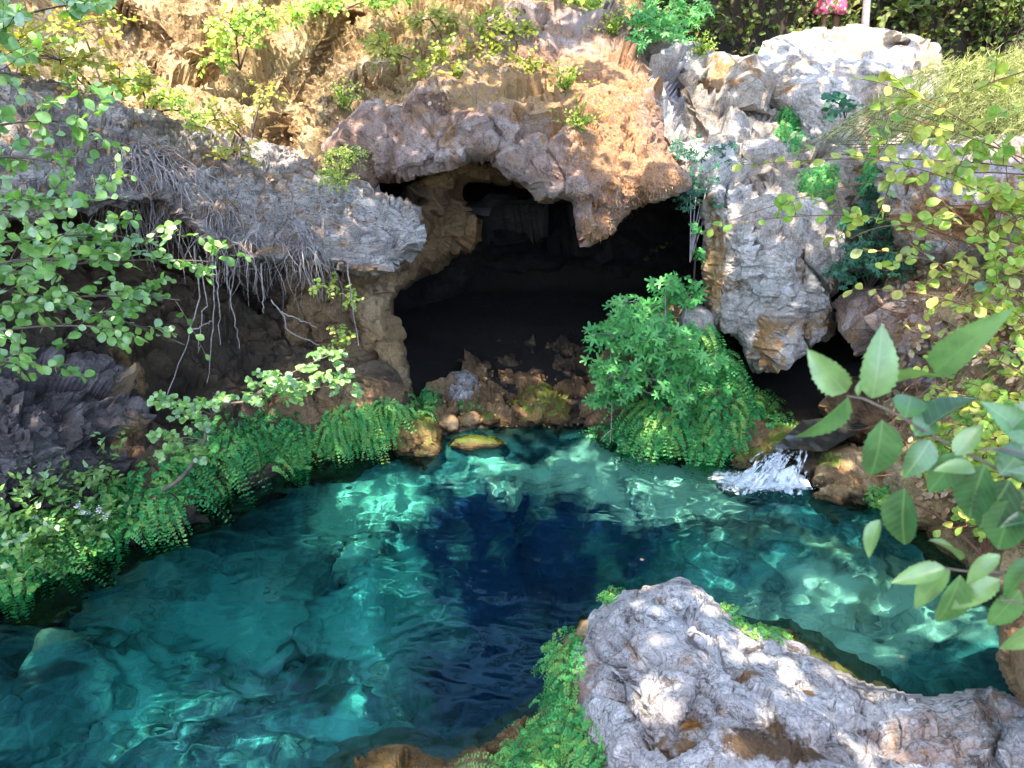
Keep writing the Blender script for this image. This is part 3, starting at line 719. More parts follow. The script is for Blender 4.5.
rock('sunlit_mossy_rock', [(388, 452), (392, 430), (402, 416), (420, 409), (434, 414), (441, 432), (444, 462), (432, 474), (400, 474)],
     [(390, 430, 6.45), (420, 411, 6.6), (440, 435, 6.5), *wl([(435, 453), (400, 455)], 15), (415, 435, 6.32)],
     M['mossy'], 'sunlit yellow mossy rock at the foot of the cave pillar', seed=18, sp=2, edge=12, curl=.25, thick=.5, fac=((4, .04), (8, .02)), big=(2, .04), edge_amp=1.5)
rock('flat_waterline_rock', [(448, 447), (455, 439), (472, 435), (495, 438), (506, 444), (498, 450), (470, 452)],
     [(450, 447, Dz(450, 447, .03)), (475, 436, Dz(475, 438, .06)), (500, 440, Dz(500, 442, .05)), (480, 450, Dz(480, 450, .0)), (478, 443, Dz(478, 443, .07))],
     M['mossy'], 'flat yellow mossy rock barely above the water in front of the cave', seed=19, sp=1.6, edge=8, curl=.1, thick=.3, fac=((5, .02),), big=(2, .02), edge_amp=1)
rock('root_clad_knoll_rock', [(585, 420), (590, 370), (610, 330), (650, 300), (690, 290), (712, 310), (722, 350), (745, 380), (770, 410), (770, 470), (735, 490), (690, 486), (640, 480), (600, 465)],
     [(587, 420, 7.1), (600, 350, 7.4), (650, 305, 7.6), (705, 310, 7.4), (730, 360, 7.2), (765, 415, 6.9), *wl([(745, 460), (650, 450), (600, 441)], 25), (670, 380, 6.9)],
     M['brown'], 'brown rock knoll under the fig bush and hanging ferns', seed=20, sp=3, edge=20, curl=.35, stains_and_shade=[(702, 405, 14, 10, OR, .9), (690, 312, 20, 10, (.40, .28, .2), .7)])
rock('speckled_knob_rock', [(676, 318), (682, 307), (700, 305), (714, 312), (716, 332), (706, 350), (690, 345), (678, 335)],
     [(680, 312, 7.0), (710, 312, 7.0), (710, 340, 6.9), (685, 338, 6.85), (698, 325, 6.75)],
     M['pale'], 'small speckled grey knob of rock above the fern mound', seed=21, sp=1.8, edge=10, curl=.25, thick=.3, fac=((4, .04),), big=(2, .04), edge_amp=1)
# the rocks in front
rock('foreground_limestone_rock', [(574, 692), (576, 655), (588, 618), (602, 603), (618, 592), (650, 588), (679, 583), (703, 592), (718, 606), (736, 622), (760, 634), (799, 650), (850, 672), (894, 687), (932, 694),
                                   (965, 688), (992, 684), (1030, 700), (1100, 720), (1100, 850), (900, 880), (760, 880), (640, 860), (607, 790), (590, 735)],
     [(576, 690, Dz(576, 690, .45)), (588, 620, Dz(588, 620, .62)), (640, 590, Dz(640, 590, .78)), (700, 592, Dz(700, 592, .72)), (760, 634, Dz(760, 634, .62)), (850, 672, Dz(850, 672, .68)), (932, 694, Dz(932, 694, .72)), (1000, 690, Dz(1000, 690, .75)), (1090, 730, Dz(1090, 730, .85)),
      (640, 640, Dz(640, 640, .86)), (700, 660, Dz(700, 660, .88)), (800, 720, Dz(800, 720, .84)), (620, 740, Dz(620, 740, .66)), (700, 768, Dz(700, 768, .88)), (900, 768, Dz(900, 768, .82)), (1050, 840, Dz(1050, 840, .9)), (640, 850, Dz(640, 850, .6)), (820, 860, Dz(820, 860, .9)),
      (598, 720, Dz(598, 720, .5)), (950, 730, Dz(950, 730, .76))],
     M['fore'], 'large weathered grey limestone rock with rust stained hollows in front', seed=22, sp=2.6, edge=22, curl=.16, thick=.9, big=(1.2, .05), fac=((1.5, .09), (3.6, .035), (9, .009)), fine=(16, .005), strata=((.5, -.3, .8), 2.5, .018),
     dents=[(640, 655, 10, 12, .10), (605, 670, 12, 8, .05), (760, 735, 26, 10, .08), (690, 725, 20, 10, .05), (890, 720, 4, 20, .03)],
     cracks=[([(645, 590), (690, 610), (710, 640), (730, 700), (800, 690)], 3, .06), ([(870, 680), (890, 720), (880, 768)], 3, .05), ([(590, 640), (640, 690), (650, 740), (690, 790)], 3, .05), ([(980, 690), (1000, 730), (990, 768)], 4, .10)],
     stains_and_shade=[(640, 655, 9, 14, (.22, .10, .03), 1.0), (692, 728, 16, 10, (.28, .14, .04), .9), (775, 757, 60, 16, (.09, .055, .03), 1.0), (600, 700, 16, 50, (.30, .20, .17), .6), (680, 752, 30, 12, (.16, .10, .05), .7), (805, 697, 10, 6, (.20, .10, .04), .9),
             (740, 685, 18, 5, (.24, .14, .07), .8), (930, 730, 70, 28, (.44, .33, .28), .65), (1000, 700, 30, 20, (.42, .28, .2), .6), (665, 615, 40, 16, (.5, .49, .5), .5)])
rock('wet_brown_apron_rock', [(700, 600), (735, 622), (755, 626), (790, 628), (815, 640), (840, 660), (880, 682), (900, 700), (860, 740), (760, 720), (700, 680)],
     [(705, 605, Dz(705, 605, .25)), (755, 626, Dz(755, 626, .10)), (790, 628, Dz(790, 628, .03)), (840, 660, Dz(840, 660, .03)), (895, 692, Dz(895, 692, .05)), (850, 735, Dz(850, 735, .35)), (740, 700, Dz(740, 700, .4)), (770, 650, Dz(770, 650, .3)), (830, 680, Dz(830, 680, .25))],
     M['mossy'], 'wet rusty brown shelf of rock between the grey rock and the water', seed=23, sp=2.6, edge=12, curl=.1, thick=.5, big=(2, .05), fac=((4, .05),), stains_and_shade=[(770, 632, 50, 9, (.40, .24, .09), .8)])
rock('orange_shore_rock', [(330, 775), (350, 756), (385, 744), (420, 748), (450, 752), (480, 745), (512, 724), (540, 704), (556, 660), (580, 620), (610, 620), (650, 700), (640, 850), (500, 880), (380, 860), (320, 800)],
     [(335, 775, Dz(335, 775, 0)), (385, 745, Dz(385, 745, .0)), (480, 745, Dz(480, 745, .0)), (540, 704, Dz(540, 704, .02)), (580, 622, Dz(580, 622, .1)), (600, 680, Dz(600, 680, .25)), (560, 760, Dz(560, 760, .3)), (420, 800, Dz(420, 800, .25)), (500, 860, Dz(500, 860, .4))],
     M['tan'], 'orange stained low rock at the bottom edge of the pool', seed=24, sp=3, edge=14, curl=.08, thick=.6, big=(2, .07), fac=((3, .07), (7, .02)), stains_and_shade=[(400, 765, 60, 16, (.46, .26, .08), .8), (500, 745, 40, 20, (.44, .30, .14), .6)])
rock('rough_edge_boulder', [(1000, 590), (1012, 572), (1040, 560), (1110, 560), (1110, 760), (1040, 730), (1008, 695), (993, 660), (996, 625)],
     [(1000, 600, 2.75), (1030, 565, 2.9), (1100, 570, 2.7), (1100, 740, 2.0), (1010, 690, 2.35), (996, 640, 2.55), (1050, 650, 2.3)],
     M['tan'], 'rough brown boulder at the right edge of the foreground rock', seed=25, sp=3.2, edge=18, curl=.2, thick=.5, fac=((4, .06), (9, .02)), fine=(16, .012), stains_and_shade=[(1010, 620, 20, 40, (.30, .15, .07), .7)])

rock('cave_floor_rubble_rock', [(426, 440), (430, 400), (440, 375), (470, 352), (520, 340), (570, 345), (600, 365), (606, 400), (604, 445), (560, 450), (500, 452), (450, 455)],
     [*wl([(432, 436), (500, 428), (600, 432)], 18), (440, 378, 8.3), (520, 345, 9.2), (598, 368, 8.3), (520, 385, 8.0), (570, 400, 7.6), (465, 395, 7.8), (500, 410, 7.45)],
     M['brown'], 'broken dark brown rubble ledge sloping up into the cave', seed=31, sp=2.2, asp=.6, edge=8, curl=.1, thick=.4, big=(1.5, .12), fac=((3, .16), (6, .08), (12, .03)), fine=(14, .02),
     stains_and_shade=[(520, 360, 90, 24, (.05, .035, .025), .8), (470, 425, 30, 12, (.3, .18, .08), .7)])  # first patch paints the back of the ledge dark like cave shade
# small stones by the waterline
srng = np.random.default_rng(11)
def stone(x, y, r, mat, label, group, seed):
    """a rounded stone standing on the cave floor or the shore, built as a squashed, chipped ball"""
    n1, n2 = 18, 12
    th = np.linspace(0, np.pi, n2 + 1)[1:-1]; ph = np.linspace(0, 2 * np.pi, n1, endpoint=False)
    v = [(0, 0, 1)] + [(math.sin(t) * math.cos(f), math.sin(t) * math.sin(f), math.cos(t)) for t in th for f in ph] + [(0, 0, -1)]
    v = np.array(v)
    q = []; t3 = []
    for i in range(n2 - 2):
        for j in range(n1):
            a = 1 + i * n1 + j; b = 1 + i * n1 + (j + 1) % n1
            q.append((a, a + n1, b + n1, b))
    for j in range(n1):
        t3.append((0, 1 + j, 1 + (j + 1) % n1)); e = 1 + (n2 - 2) * n1
        t3.append((len(v) - 1, e + (j + 1) % n1, e + j))
    p = v * 1.0 + seed * 5.3
    val, _ = facets(p * 1.2, k=seed)
    v = v * (1 + .22 * val + .12 * fbm(p * 2, 2, k=seed))[:, None] * np.array([1, .8, .62]) * r
    z0 = max(0.0, float(ground_z(np.array([[x, y]]), False)[0]))
    me = mesh_from('stone', v, q, t3)
    set_color_attr(me, 'stain', np.zeros((len(v), 4)))
    o = link('stone', me, mat, loc=(x, y, z0 + r * .4))
    o.rotation_euler = (0, 0, seed)
    tag(o, label, 'stone', group)
    ROCK_SURF.append((v + np.array([x, y, z0 + r * .4]), np.array(q)))
for i, (px, py, rp, mt, lb) in enumerate([
        (448, 424, 13, 'tan', 'rounded tan stone at the waterline nearest the sunlit mossy rock'),
        (470, 421, 12, 'tan', 'tan stone at the waterline below the angular grey cave boulder'),
        (490, 420, 11, 'mossy', 'olive stone against the left end of the long brown boulder'),
        (455, 408, 7, 'pale', 'small pale stone touching the foot of the angular grey boulder'),
        (484, 408, 8, 'brown', 'small brown stone behind the waterline stones in the cave mouth'),
        (592, 421, 10, 'brown', 'dark stone at the waterline left of the fig bush'),
        (586, 408, 8, 'pale', 'pale flat stone between the long boulder and the fig bush'),
        (436, 404, 8, 'brown', 'brown stone tucked beside the cave pillar'),
        (513, 372, 4, 'pale', 'tiny white pebble above the long brown boulder in the cave'),
        (602, 409, 7, 'tan', 'small rusty stone beneath the left side of the fig bush')]):
    w = Pz(px, py, .06); r = rp / FPX * np.linalg.norm(w - np.array([0, 0, CAM_Z]))
    stone(w[0], w[1], r, M[mt], lb, 'stones along the cave shore', 40 + i)

# ---------------------------------------------------------------- the cave: an arched hollow running back into the hill
def cave():
    n1, n2 = 120, 90
    v = []
    for i in range(n1 + 1):
        u = math.pi * i / n1                       # left to right
        for j in range(n2 + 1):
            t = (math.pi * .5) * j / n2            # floor to crown and a little forward
            v.append((math.cos(u) * math.cos(t), math.sin(u) * math.cos(t), math.sin(t)))
    v = np.array(v)
    v = v * np.array([3.6, 3.3, 2.2]) + np.array([1.15, 8.3, -.1])
    ii = np.arange((n1 + 1) * (n2 + 1)).reshape(n1 + 1, n2 + 1)
    q = np.stack([ii[:-1, :-1].ravel(), ii[1:, :-1].ravel(), ii[1:, 1:].ravel(), ii[:-1, 1:].ravel()], -1)
    nrm = vnormals(v, q)
    val, ed = facets(v * .9, k=401); v2, _ = facets(v * 2.4, k=431)
    v = v + nrm * (val * .3 + v2 * .14 + fbm(v * 3, 3, k=8) * .08)[:, None]
    loc = np.array([1.15, 7.3, 0])
    me = mesh_from('cave_wall', v - loc, q)
    set_color_attr(me, 'stain', np.zeros((len(v), 4)))
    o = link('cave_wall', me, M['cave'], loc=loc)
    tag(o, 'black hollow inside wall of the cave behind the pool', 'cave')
    ROCK_SURF.append((v, q))
cave()
# ---------------------------------------------------------------- plant helpers
def frame(d, up):
    """axes for leaves: along, across, normal"""
    d = d / (np.linalg.norm(d, axis=1)[:, None] + 1e-9)
    a = np.cross(d, up); a /= (np.linalg.norm(a, axis=1)[:, None] + 1e-9)
    n = np.cross(a, d)
    return d, a, n
def tpl(outline, fold=.12, droop=.12):
    """a leaf template: outline points (along, half width) give a two-sided blade folded on its midrib"""
    v = []; f = []
    k = len(outline)
    for (x, w) in outline:
        z = -droop * x * x
        v += [(x, -w, z + fold * w), (x, 0, z), (x, w, z + fold * w)]
    for i in range(k - 1):
        a = i * 3; b = a + 3
        f += [(a, a + 1, b + 1, b), (a + 1, a + 2, b + 2, b + 1)]
    return np.array(v, float), np.array(f)
T_ROUND = tpl([(0, .03), (.15, .30), (.45, .47), (.75, .42), (.95, .2), (1, .03)])
T_OBOV = tpl([(0, .02), (.12, .14), (.35, .33), (.62, .40), (.85, .27), (.95, .12), (1, .01)], .18, .16)
T_OVAL = tpl([(0, .03), (.2, .24), (.5, .32), (.8, .2), (1, .02)])
T_LANCE = tpl([(0, .02), (.3, .16), (.6, .13), (1, .01)])
T_DIAM = (np.array([(0, 0, 0), (.5, .38, .06), (1, 0, -.08), (.5, -.38, .06)], float), np.array([(0, 1, 2, 3)]))
T_FAN = (np.array([(0, 0, 0), (.75, .5, .05), (1.0, .15, -.05), (.95, -.2, -.05), (.7, -.5, .05)], float), np.array([(0, 1, 2, 3), (0, 3, 4, 4)]))
T_FAN = (T_FAN[0], np.array([(0, 1, 2, 3)]))
T_BLADE = (np.array([(0, -.03, 0), (0, .03, 0), (.5, .022, .0), (.5, -.022, 0), (1, .004, -.12), (1, -.004, -.12)], float), np.array([(0, 1, 2, 3), (3, 2, 4, 5)]))
def palmate(lobes=5):
    v = [(0, 0, 0)]; f = []
    angs = np.linspace(-1.9, 1.9, lobes)
    pts = []
    for i, a in enumerate(angs):
        r = 1.0 - .28 * abs(a) / 1.9
        for (da, rr) in ((-.26, .62), (-.13, .93), (.0, 1.0), (.13, .93), (.26, .62)):
            pts.append((math.cos(a + da) * r * rr * .62 + .38, math.sin(a + da) * r * rr * .62, -.10 * rr * rr))
        if i < lobes - 1:
            am = (a + angs[i + 1]) / 2
            pts.append((math.cos(am) * .20 + .38, math.sin(am) * .20, -.02))
    v = [(.38, 0, 0.02), (0, 0, 0)] + pts
    n = len(pts)
    for i in range(0, n - 2, 2):
        f.append((0, i + 2, i + 3, i + 4))
    f.append((0, 1, 2, 2 + n - 1)) if False else None
    return np.array(v, float), np.array(f)
T_PALM = palmate()

class Plant:
    def __init__(self): self.tubes = []; self.leaves = {}
    def tube(self, pts, r0, r1, n=5):
        self.tubes.append((np.asarray(pts, float), r0, r1, n))
    def leaf(self, T, pos, d, up, size, tone, width=1.0, key='foliage'):
        pos = np.atleast_2d(pos); k = len(pos)
        d = np.broadcast_to(d, (k, 3)).astype(float); up = np.broadcast_to(up, (k, 3)).astype(float)
        a, b, n = frame(d, up)
        size = np.broadcast_to(size, (k,)); tone = np.broadcast_to(tone, (k,))
        V, F = T
        v = pos[:, None] + size[:, None, None] * (V[None, :, 0:1] * a[:, None] + width * V[None, :, 1:2] * b[:, None] + V[None, :, 2:3] * n[:, None])
        f = F[None] + (np.arange(k) * len(V))[:, None, None]
        self.leaves.setdefault(key, []).append((v.reshape(-1, 3), f.reshape(-1, 4), np.repeat(tone, len(V)), np.tile(V[:, 0], k), np.tile(V[:, 1], k)))
    def mesh_tubes(self, name):
        V = []; F = []; off = 0
        for pts, r0, r1, n in self.tubes:
            k = len(pts)
            if k < 2: continue
            t = np.gradient(pts, axis=0); t /= (np.linalg.norm(t, axis=1)[:, None] + 1e-9)
            ref = np.array([.3, .2, .93]) if abs(t[0][2]) < .9 else np.array([1., 0, 0])
            a = np.cross(t, ref); a /= (np.linalg.norm(a, axis=1)[:, None] + 1e-9); b = np.cross(t, a)
            rr = np.linspace(r0, r1, k)
            an = np.arange(n) * 2 * np.pi / n
            ring = pts[:, None] + rr[:, None, None] * (np.cos(an)[None, :, None] * a[:, None] + np.sin(an)[None, :, None] * b[:, None])
            V.append(ring.reshape(-1, 3))
            i = np.arange(k * n).reshape(k, n)
            q = np.stack([i[:-1], np.roll(i[:-1], -1, 1), np.roll(i[1:], -1, 1), i[1:]], -1).reshape(-1, 4)
            F.append(q + off); off += k * n
        return np.concatenate(V), np.concatenate(F)
    def build(self, name, label, cat, leafmat, stemmat, group=None, kind=None, base=None, stem='stem', leafname='foliage'):
        allp = [x[0] for l in self.leaves.values() for x in l] + [t[0] for t in self.tubes]
        allp = np.concatenate(allp)
        if base is None: base = self.tubes[0][0][0] if self.tubes else np.array([allp[:, 0].mean(), allp[:, 1].mean(), allp[:, 2].min()])
        base = np.asarray(base, float)
        solo = (not self.tubes) or (not self.leaves)
        root = None
        if not solo:
            root = empty(name, base); tag(root, label, cat, group, kind)
        last = None
        if self.tubes:
            v, f = self.mesh_tubes(name)
            o = link(name if solo else stem, mesh_from(stem, v - base, f), stemmat, root, None if root else base)
            last = o
        for key, L in self.leaves.items():
            v = np.concatenate([x[0] for x in L]); tn = np.concatenate([x[2] for x in L])
            off = 0; fs = []
            for x in L: fs.append(x[1] + off); off += len(x[0])
            me = mesh_from(leafname, v - base, np.concatenate(fs))
            at = me.attributes.new('leaf_tone', 'FLOAT', 'POINT'); at.data.foreach_set('value', tn.astype(np.float32))
            for an_, ix in (('leaf_u', 3), ('leaf_v', 4)):
                at = me.attributes.new(an_, 'FLOAT', 'POINT'); at.data.foreach_set('value', np.concatenate([x[ix] for x in L]).astype(np.float32))
            last = link(name if solo else leafname, me, leafmat, root, None if root else base)
        if solo: tag(last, label, cat, group, kind)
        return root or last
def bez(a, b, c, n=12):
    t = np.linspace(0, 1, n)[:, None]
    return (1 - t) ** 2 * np.asarray(a) + 2 * t * (1 - t) * np.asarray(b) + t * t * np.asarray(c)
def rv(n, r=rng): 
    v = r.normal(size=(n, 3)); return v / np.linalg.norm(v, axis=1)[:, None]
UP = np.array([0, 0, 1.])

MB = plain_mat('bark', (.10, .075, .055), (.22, .18, .14), sc=12)
ML_TREE = leaf_mat('tree_leaves', [(.04, .09, .02), (.09, .16, .03), (.14, .20, .04)])
# ---------------------------------------------------------------- trees on the near banks whose crowns reach over the pool (they stand behind and beside the viewer)
def big_tree(name, base, top, crowns, label, leafsize=.10, n=5200, seed=0, group=None):
    r = np.random.default_rng(seed)
    pl = Plant()
    base = np.array(base, float); top = np.array(top, float)
    mid = (base + top) / 2 + np.array([r.normal() * .3, r.normal() * .3, 0])
    pl.tube(bez(base - [0, 0, .3], mid, top), .17, .10, 9)
    for (c, rad, dens) in crowns:
        c = np.array(c, float); rad = np.array(rad, float)
        pl.tube(bez(top - [0, 0, .4], (top + c) / 2 + [0, 0, .5], c), .07, .02, 6)
        k = max(8, int(26 * dens))
        cc = c + rv(k, r) * rad * (r.uniform(.25, 1, (k, 1)) ** .6)
        for q in cc:
            pl.tube(bez(c, (c + q) / 2 + [0, 0, .15], q, 6), .018, .006, 4)
        m = int(n * dens)
        w = r.integers(0, k, m)
        pos = cc[w] + r.normal(size=(m, 3)) * rad * .16
        pl.leaf(T_OVAL, pos, rv(m, r) * [1, 1, .5], UP + r.normal(size=(m, 3)) * .5, r.uniform(.6, 1.2, m) * leafsize, r.uniform(0, 1, m), 1.2)
    return pl.build(name, label, 'tree', ML_TREE, MB, group, base=base, stem='trunk', leafname='crown')
def toward_sun(p, h):
    p = np.asarray(p, float)
    return p + SUN * (h - p[2]) / SUN[2]
CR = []
def shade(px, py, z_or_D, h, rad, dens, useD=False):
    p = P(px, py, z_or_D) if useD else Pz(px, py, z_or_D)
    CR.append((toward_sun(p, h), rad, dens))
# ---------------------------------------------------------------- crowns over the pool: sprays of leaves hang wherever the photograph has tree shade
def bvh_all():
    V = []; F = []; off = 0
    for v, q in ROCK_SURF + [(gv, gq), (np.array([[-8, .5, 0], [8, .5, 0], [8, 9, 0], [-8, 9, 0]], float), np.array([[0, 1, 2, 3]]))]:
        V.append(v); F.append(q + off); off += len(v)
    return BVHTree.FromPolygons([tuple(x) for x in np.concatenate(V)], [tuple(x) for x in np.concatenate(F).tolist()])
BV = bvh_all()
def hitpix(px, py):
    r = ray(px, py); r = r / np.linalg.norm(r)
    h = BV.ray_cast(Vector((0, 0, CAM_Z)), Vector(r))
    return (np.array(h[0]), np.array(h[1])) if h[0] is not None else (None, None)
# (centre x, centre y, radius x, radius y, openness) of sunlit places
LIT = [(620, 110, 105, 105, 1.0), (520, 60, 110, 80, .75), (400, 50, 140, 80, .95), (250, 60, 190, 110, 1.0), (120, 70, 90, 50, .6), (430, 140, 50, 30, .35),
       (425, 440, 55, 26, 1.0), (475, 447, 45, 14, 1.0), (378, 345, 42, 72, 1.0), (372, 525, 75, 55, 1.0), (390, 645, 95, 60, .9), (140, 700, 115, 95, 1.0), (60, 740, 90, 60, .9), (260, 640, 60, 40, .5), (320, 210, 110, 50, .55), (250, 520, 30, 20, .4), (480, 520, 26, 14, .7),
       (950, 330, 110, 130, .75), (820, 90, 110, 80, .42), (700, 110, 70, 90, .6), (770, 260, 80, 120, .55), (900, 20, 200, 40, .9), (970, 110, 100, 80, .9), (850, 485, 40, 30, .8), (560, 450, 60, 12, .3), (680, 340, 60, 50, .4),
       (320, 370, 60, 40, .5), (100, 230, 120, 90, .5), (870, 590, 130, 80, .5), (680, 500, 100, 30, .35), (1010, 650, 40, 60, .6), (430, 765, 60, 20, .5)]
crng = np.random.default_rng(5)
cand = []
for i in range(5200):
    tx, ty = crng.uniform(-80, 1100), crng.uniform(-60, 860)
    hp, _ = hitpix(tx, ty)
    if hp is None: continue
    op = 0
    for (cx, cy_, rx, ry, o_) in LIT:
        e = ((tx - cx) / rx) ** 2 + ((ty - cy_) / ry) ** 2
        if e < 1.25: op = max(op, o_ * min(1, (1.25 - e) / .35))
    if crng.random() < op * 1.05: continue
    h = crng.uniform(7.2, 9.6)
    c = toward_sun(hp, h)
    # would this spray also shade a fully sunlit place? (its shadow lands exactly at hp, size about its radius)
    cand.append(c)
cand = np.array(cand)
keep = []
grid = {}
for c in cand:                               # thin to an even density
    kx = (int(c[0] / .34), int(c[1] / .34))
    if grid.get(kx, 0) >= 2: continue
    grid[kx] = grid.get(kx, 0) + 1; keep.append(c)
cand = np.array(keep)
TREES = [((-6.5, -1.5, 1.4), (-5.0, -1.0, 7.2), 'broad plane tree on the left bank with boughs reaching over the pool'),
         ((-2.2, -4.5, 1.4), (-1.6, -3.2, 7.6), 'plane tree behind the viewer with boughs over the near water'),
         ((4.2, -3.4, 1.4), (3.4, -2.4, 7.4), 'plane tree behind the foreground rock leaning over the pool')]
tops = np.array([t[1] for t in TREES])
own = np.argmin(((cand[:, None, :2] - tops[None, :, :2]) ** 2).sum(2), 1)
for ti, (b, t, lab) in enumerate(TREES):
    pl = Plant(); b = np.array(b, float); t = np.array(t, float)
    pl.tube(bez(b - [0, 0, .4], (b + t) / 2 + [.2, .1, 0], t), .20, .12, 10)
    C_ = cand[own == ti]
    nb = max(3, len(C_) // 40)
    cen = C_[crng.choice(len(C_), nb, replace=False)] if len(C_) else []
    for c in cen: pl.tube(bez(t - [0, 0, crng.uniform(0, 1.5)], (t + c) / 2 + [0, 0, .5], c), .06, .02, 6)
    for c in C_:
        j = np.argmin(((cen - c) ** 2).sum(1))
        pl.tube(bez(cen[j], (cen[j] + c) / 2 + [0, 0, .12], c, 5), .012, .005, 4)
        m = 15
        pos = c + crng.normal(size=(m, 3)) * [.17, .17, .10]
        pl.leaf(T_OVAL, pos, rv(m, crng) * [1, 1, .4], UP + crng.normal(size=(m, 3)) * .4, crng.uniform(.10, .19, m), crng.uniform(0, 1, m), 1.5)
    pl.build('plane_tree', lab, 'tree', ML_TREE, MB, 'trees reaching over the pool', base=b, stem='trunk', leafname='crown')
# ---------------------------------------------------------------- plant materials
ML = dict(
    round=leaf_mat('round_leaves', [(.08, .20, .04), (.16, .36, .08), (.28, .48, .13), (.26, .40, .26)], .3, .3, spec=1.2),
    yellow=leaf_mat('yellowing_leaves', [(.16, .22, .03), (.30, .34, .05), (.44, .40, .06), (.42, .24, .05)], .35, .5),
    fern=leaf_mat('fern_leaves', [(.015, .14, .04), (.035, .26, .07), (.06, .36, .10), (.10, .42, .12), (.18, .46, .11), (.26, .42, .10)], .35, .5),
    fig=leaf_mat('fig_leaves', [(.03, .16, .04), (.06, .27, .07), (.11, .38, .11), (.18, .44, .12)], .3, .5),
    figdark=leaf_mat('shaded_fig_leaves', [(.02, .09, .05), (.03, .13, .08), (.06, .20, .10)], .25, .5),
    vine=leaf_mat('vine_leaves', [(.10, .24, .04), (.22, .40, .06), (.36, .50, .09), (.52, .50, .12), (.14, .26, .18)], .35, .45),
    oak=leaf_mat('oak_leaves', [(.03, .10, .05), (.07, .19, .07), (.14, .31, .10), (.26, .42, .15)], .3, .30, spec=1.1, veins=True),
    grassy=leaf_mat('feathery_leaves', [(.26, .30, .10), (.42, .44, .16), (.56, .54, .28)], .35, .6),
    dry=leaf_mat('dry_leaves', [(.16, .08, .04), (.34, .19, .09), (.48, .32, .18), (.55, .44, .30)], .15, .8, tcol=(1.1, .9, .6)),
    rust=leaf_mat('dry_rusty_moss', [(.22, .09, .04), (.42, .19, .08), (.55, .30, .14), (.60, .40, .24)], .15, .8, tcol=(1.1, .9, .6)),
    wood=leaf_mat('undergrowth_leaves', [(.03, .07, .015), (.08, .14, .03), (.17, .22, .04), (.22, .15, .05)], .3, .6),
    white=leaf_mat('white_petals', [(.6, .6, .62), (.75, .72, .75)], .2, .6, tcol=(1, 1, 1)))
MS = dict(bark=MB, root=plain_mat('bare_root', (.20, .17, .16), (.42, .38, .37), sc=30), green=plain_mat('green_stem', (.06, .10, .03), (.12, .14, .05), sc=30),
          red=plain_mat('reddish_stem', (.16, .07, .04), (.26, .13, .08), sc=30), dark=plain_mat('dark_twig', (.05, .035, .03), (.11, .08, .07), sc=30),
          pale=plain_mat('pale_bark', (.30, .25, .27), (.46, .42, .44), sc=10))
CAMP = np.array([0, 0, CAM_Z])
def at(px, py, D): return P(px, py, D)
def pix_in(poly, n, r):
    poly = np.array(poly, float); out = []
    lo, hi = poly.min(0), poly.max(0)
    while len(out) < n:
        q = r.uniform(lo, hi, (n * 2, 2)); q = q[inside(poly, q)]; out += list(q)
    return np.array(out[:n])
def ell(cx, cy_, rx, ry, n, r):
    a = r.uniform(0, 2 * np.pi, n); s = np.sqrt(r.uniform(0, 1, n))
    return np.stack([cx + np.cos(a) * s * rx, cy_ + np.sin(a) * s * ry], -1)

def fern(label, poly, n, L=.24, leafl=.026, seed=0, droop=1.0, name='maidenhair_fern', mat='fern', nl=13, stand=.5, tone=(0, 1), group='ferns on the wet rock', cat='fern'):
    """fronds rooted on the rock, arching out and hanging down, each with rows of small fan leaflets"""
    r = np.random.default_rng(100 + seed); pl = Plant(); first = None
    for (x, y) in pix_in(poly, n, r):
        p, nr = hitpix(x, y)
        if p is None: continue
        tocam = CAMP - p; tocam /= np.linalg.norm(tocam)
        if np.dot(nr, tocam) < 0: nr = -nr
        nr = nr * .6 + tocam * .4
        ll = L * r.uniform(.6, 1.25); sd = r.normal(size=3) * .4; sd[2] = abs(sd[2]) * .3
        d0 = nr * stand + UP * .25 + sd
        a = p - nr * .02; b = p + d0 * ll * .7; c = p + (d0 * .75 + np.array([sd[0] * .5, sd[1] * .5, -droop])) * ll
        pts = bez(a, b, c, 9)
        pl.tube(pts, .0022, .0012, 3)
        t = np.linspace(.18, 1, nl)
        q = (1 - t)[:, None] ** 2 * a + 2 * (t * (1 - t))[:, None] * b + (t * t)[:, None] * c
        tg = 2 * (1 - t)[:, None] * (b - a) + 2 * t[:, None] * (c - b); tg /= np.linalg.norm(tg, axis=1)[:, None]
        side = np.cross(tg, nr + UP * .3); side /= (np.linalg.norm(side, axis=1)[:, None] + 1e-9)
        tn = np.clip(r.uniform(*tone) + r.normal(0, .12, nl), 0, 1)
        for s in (-1, 1):
            for k_, w in ((.35, .9), (1.25, .8)):
                off = side * s * (leafl * (k_ + .25) * (1.15 - .6 * t))[:, None]
                pl.leaf(T_FAN, q + off * .8 + r.normal(size=(nl, 3)) * .003, side * s + tg * .5 + UP * -.25, nr + UP * .5 + r.normal(size=(nl, 3)) * .25, leafl * w * (1.25 - .5 * t), tn, 1.0)
        first = p if first is None or p[2] < first[2] else first
    return pl.build(name, label, cat, ML[mat], MS['green'], group, base=first)

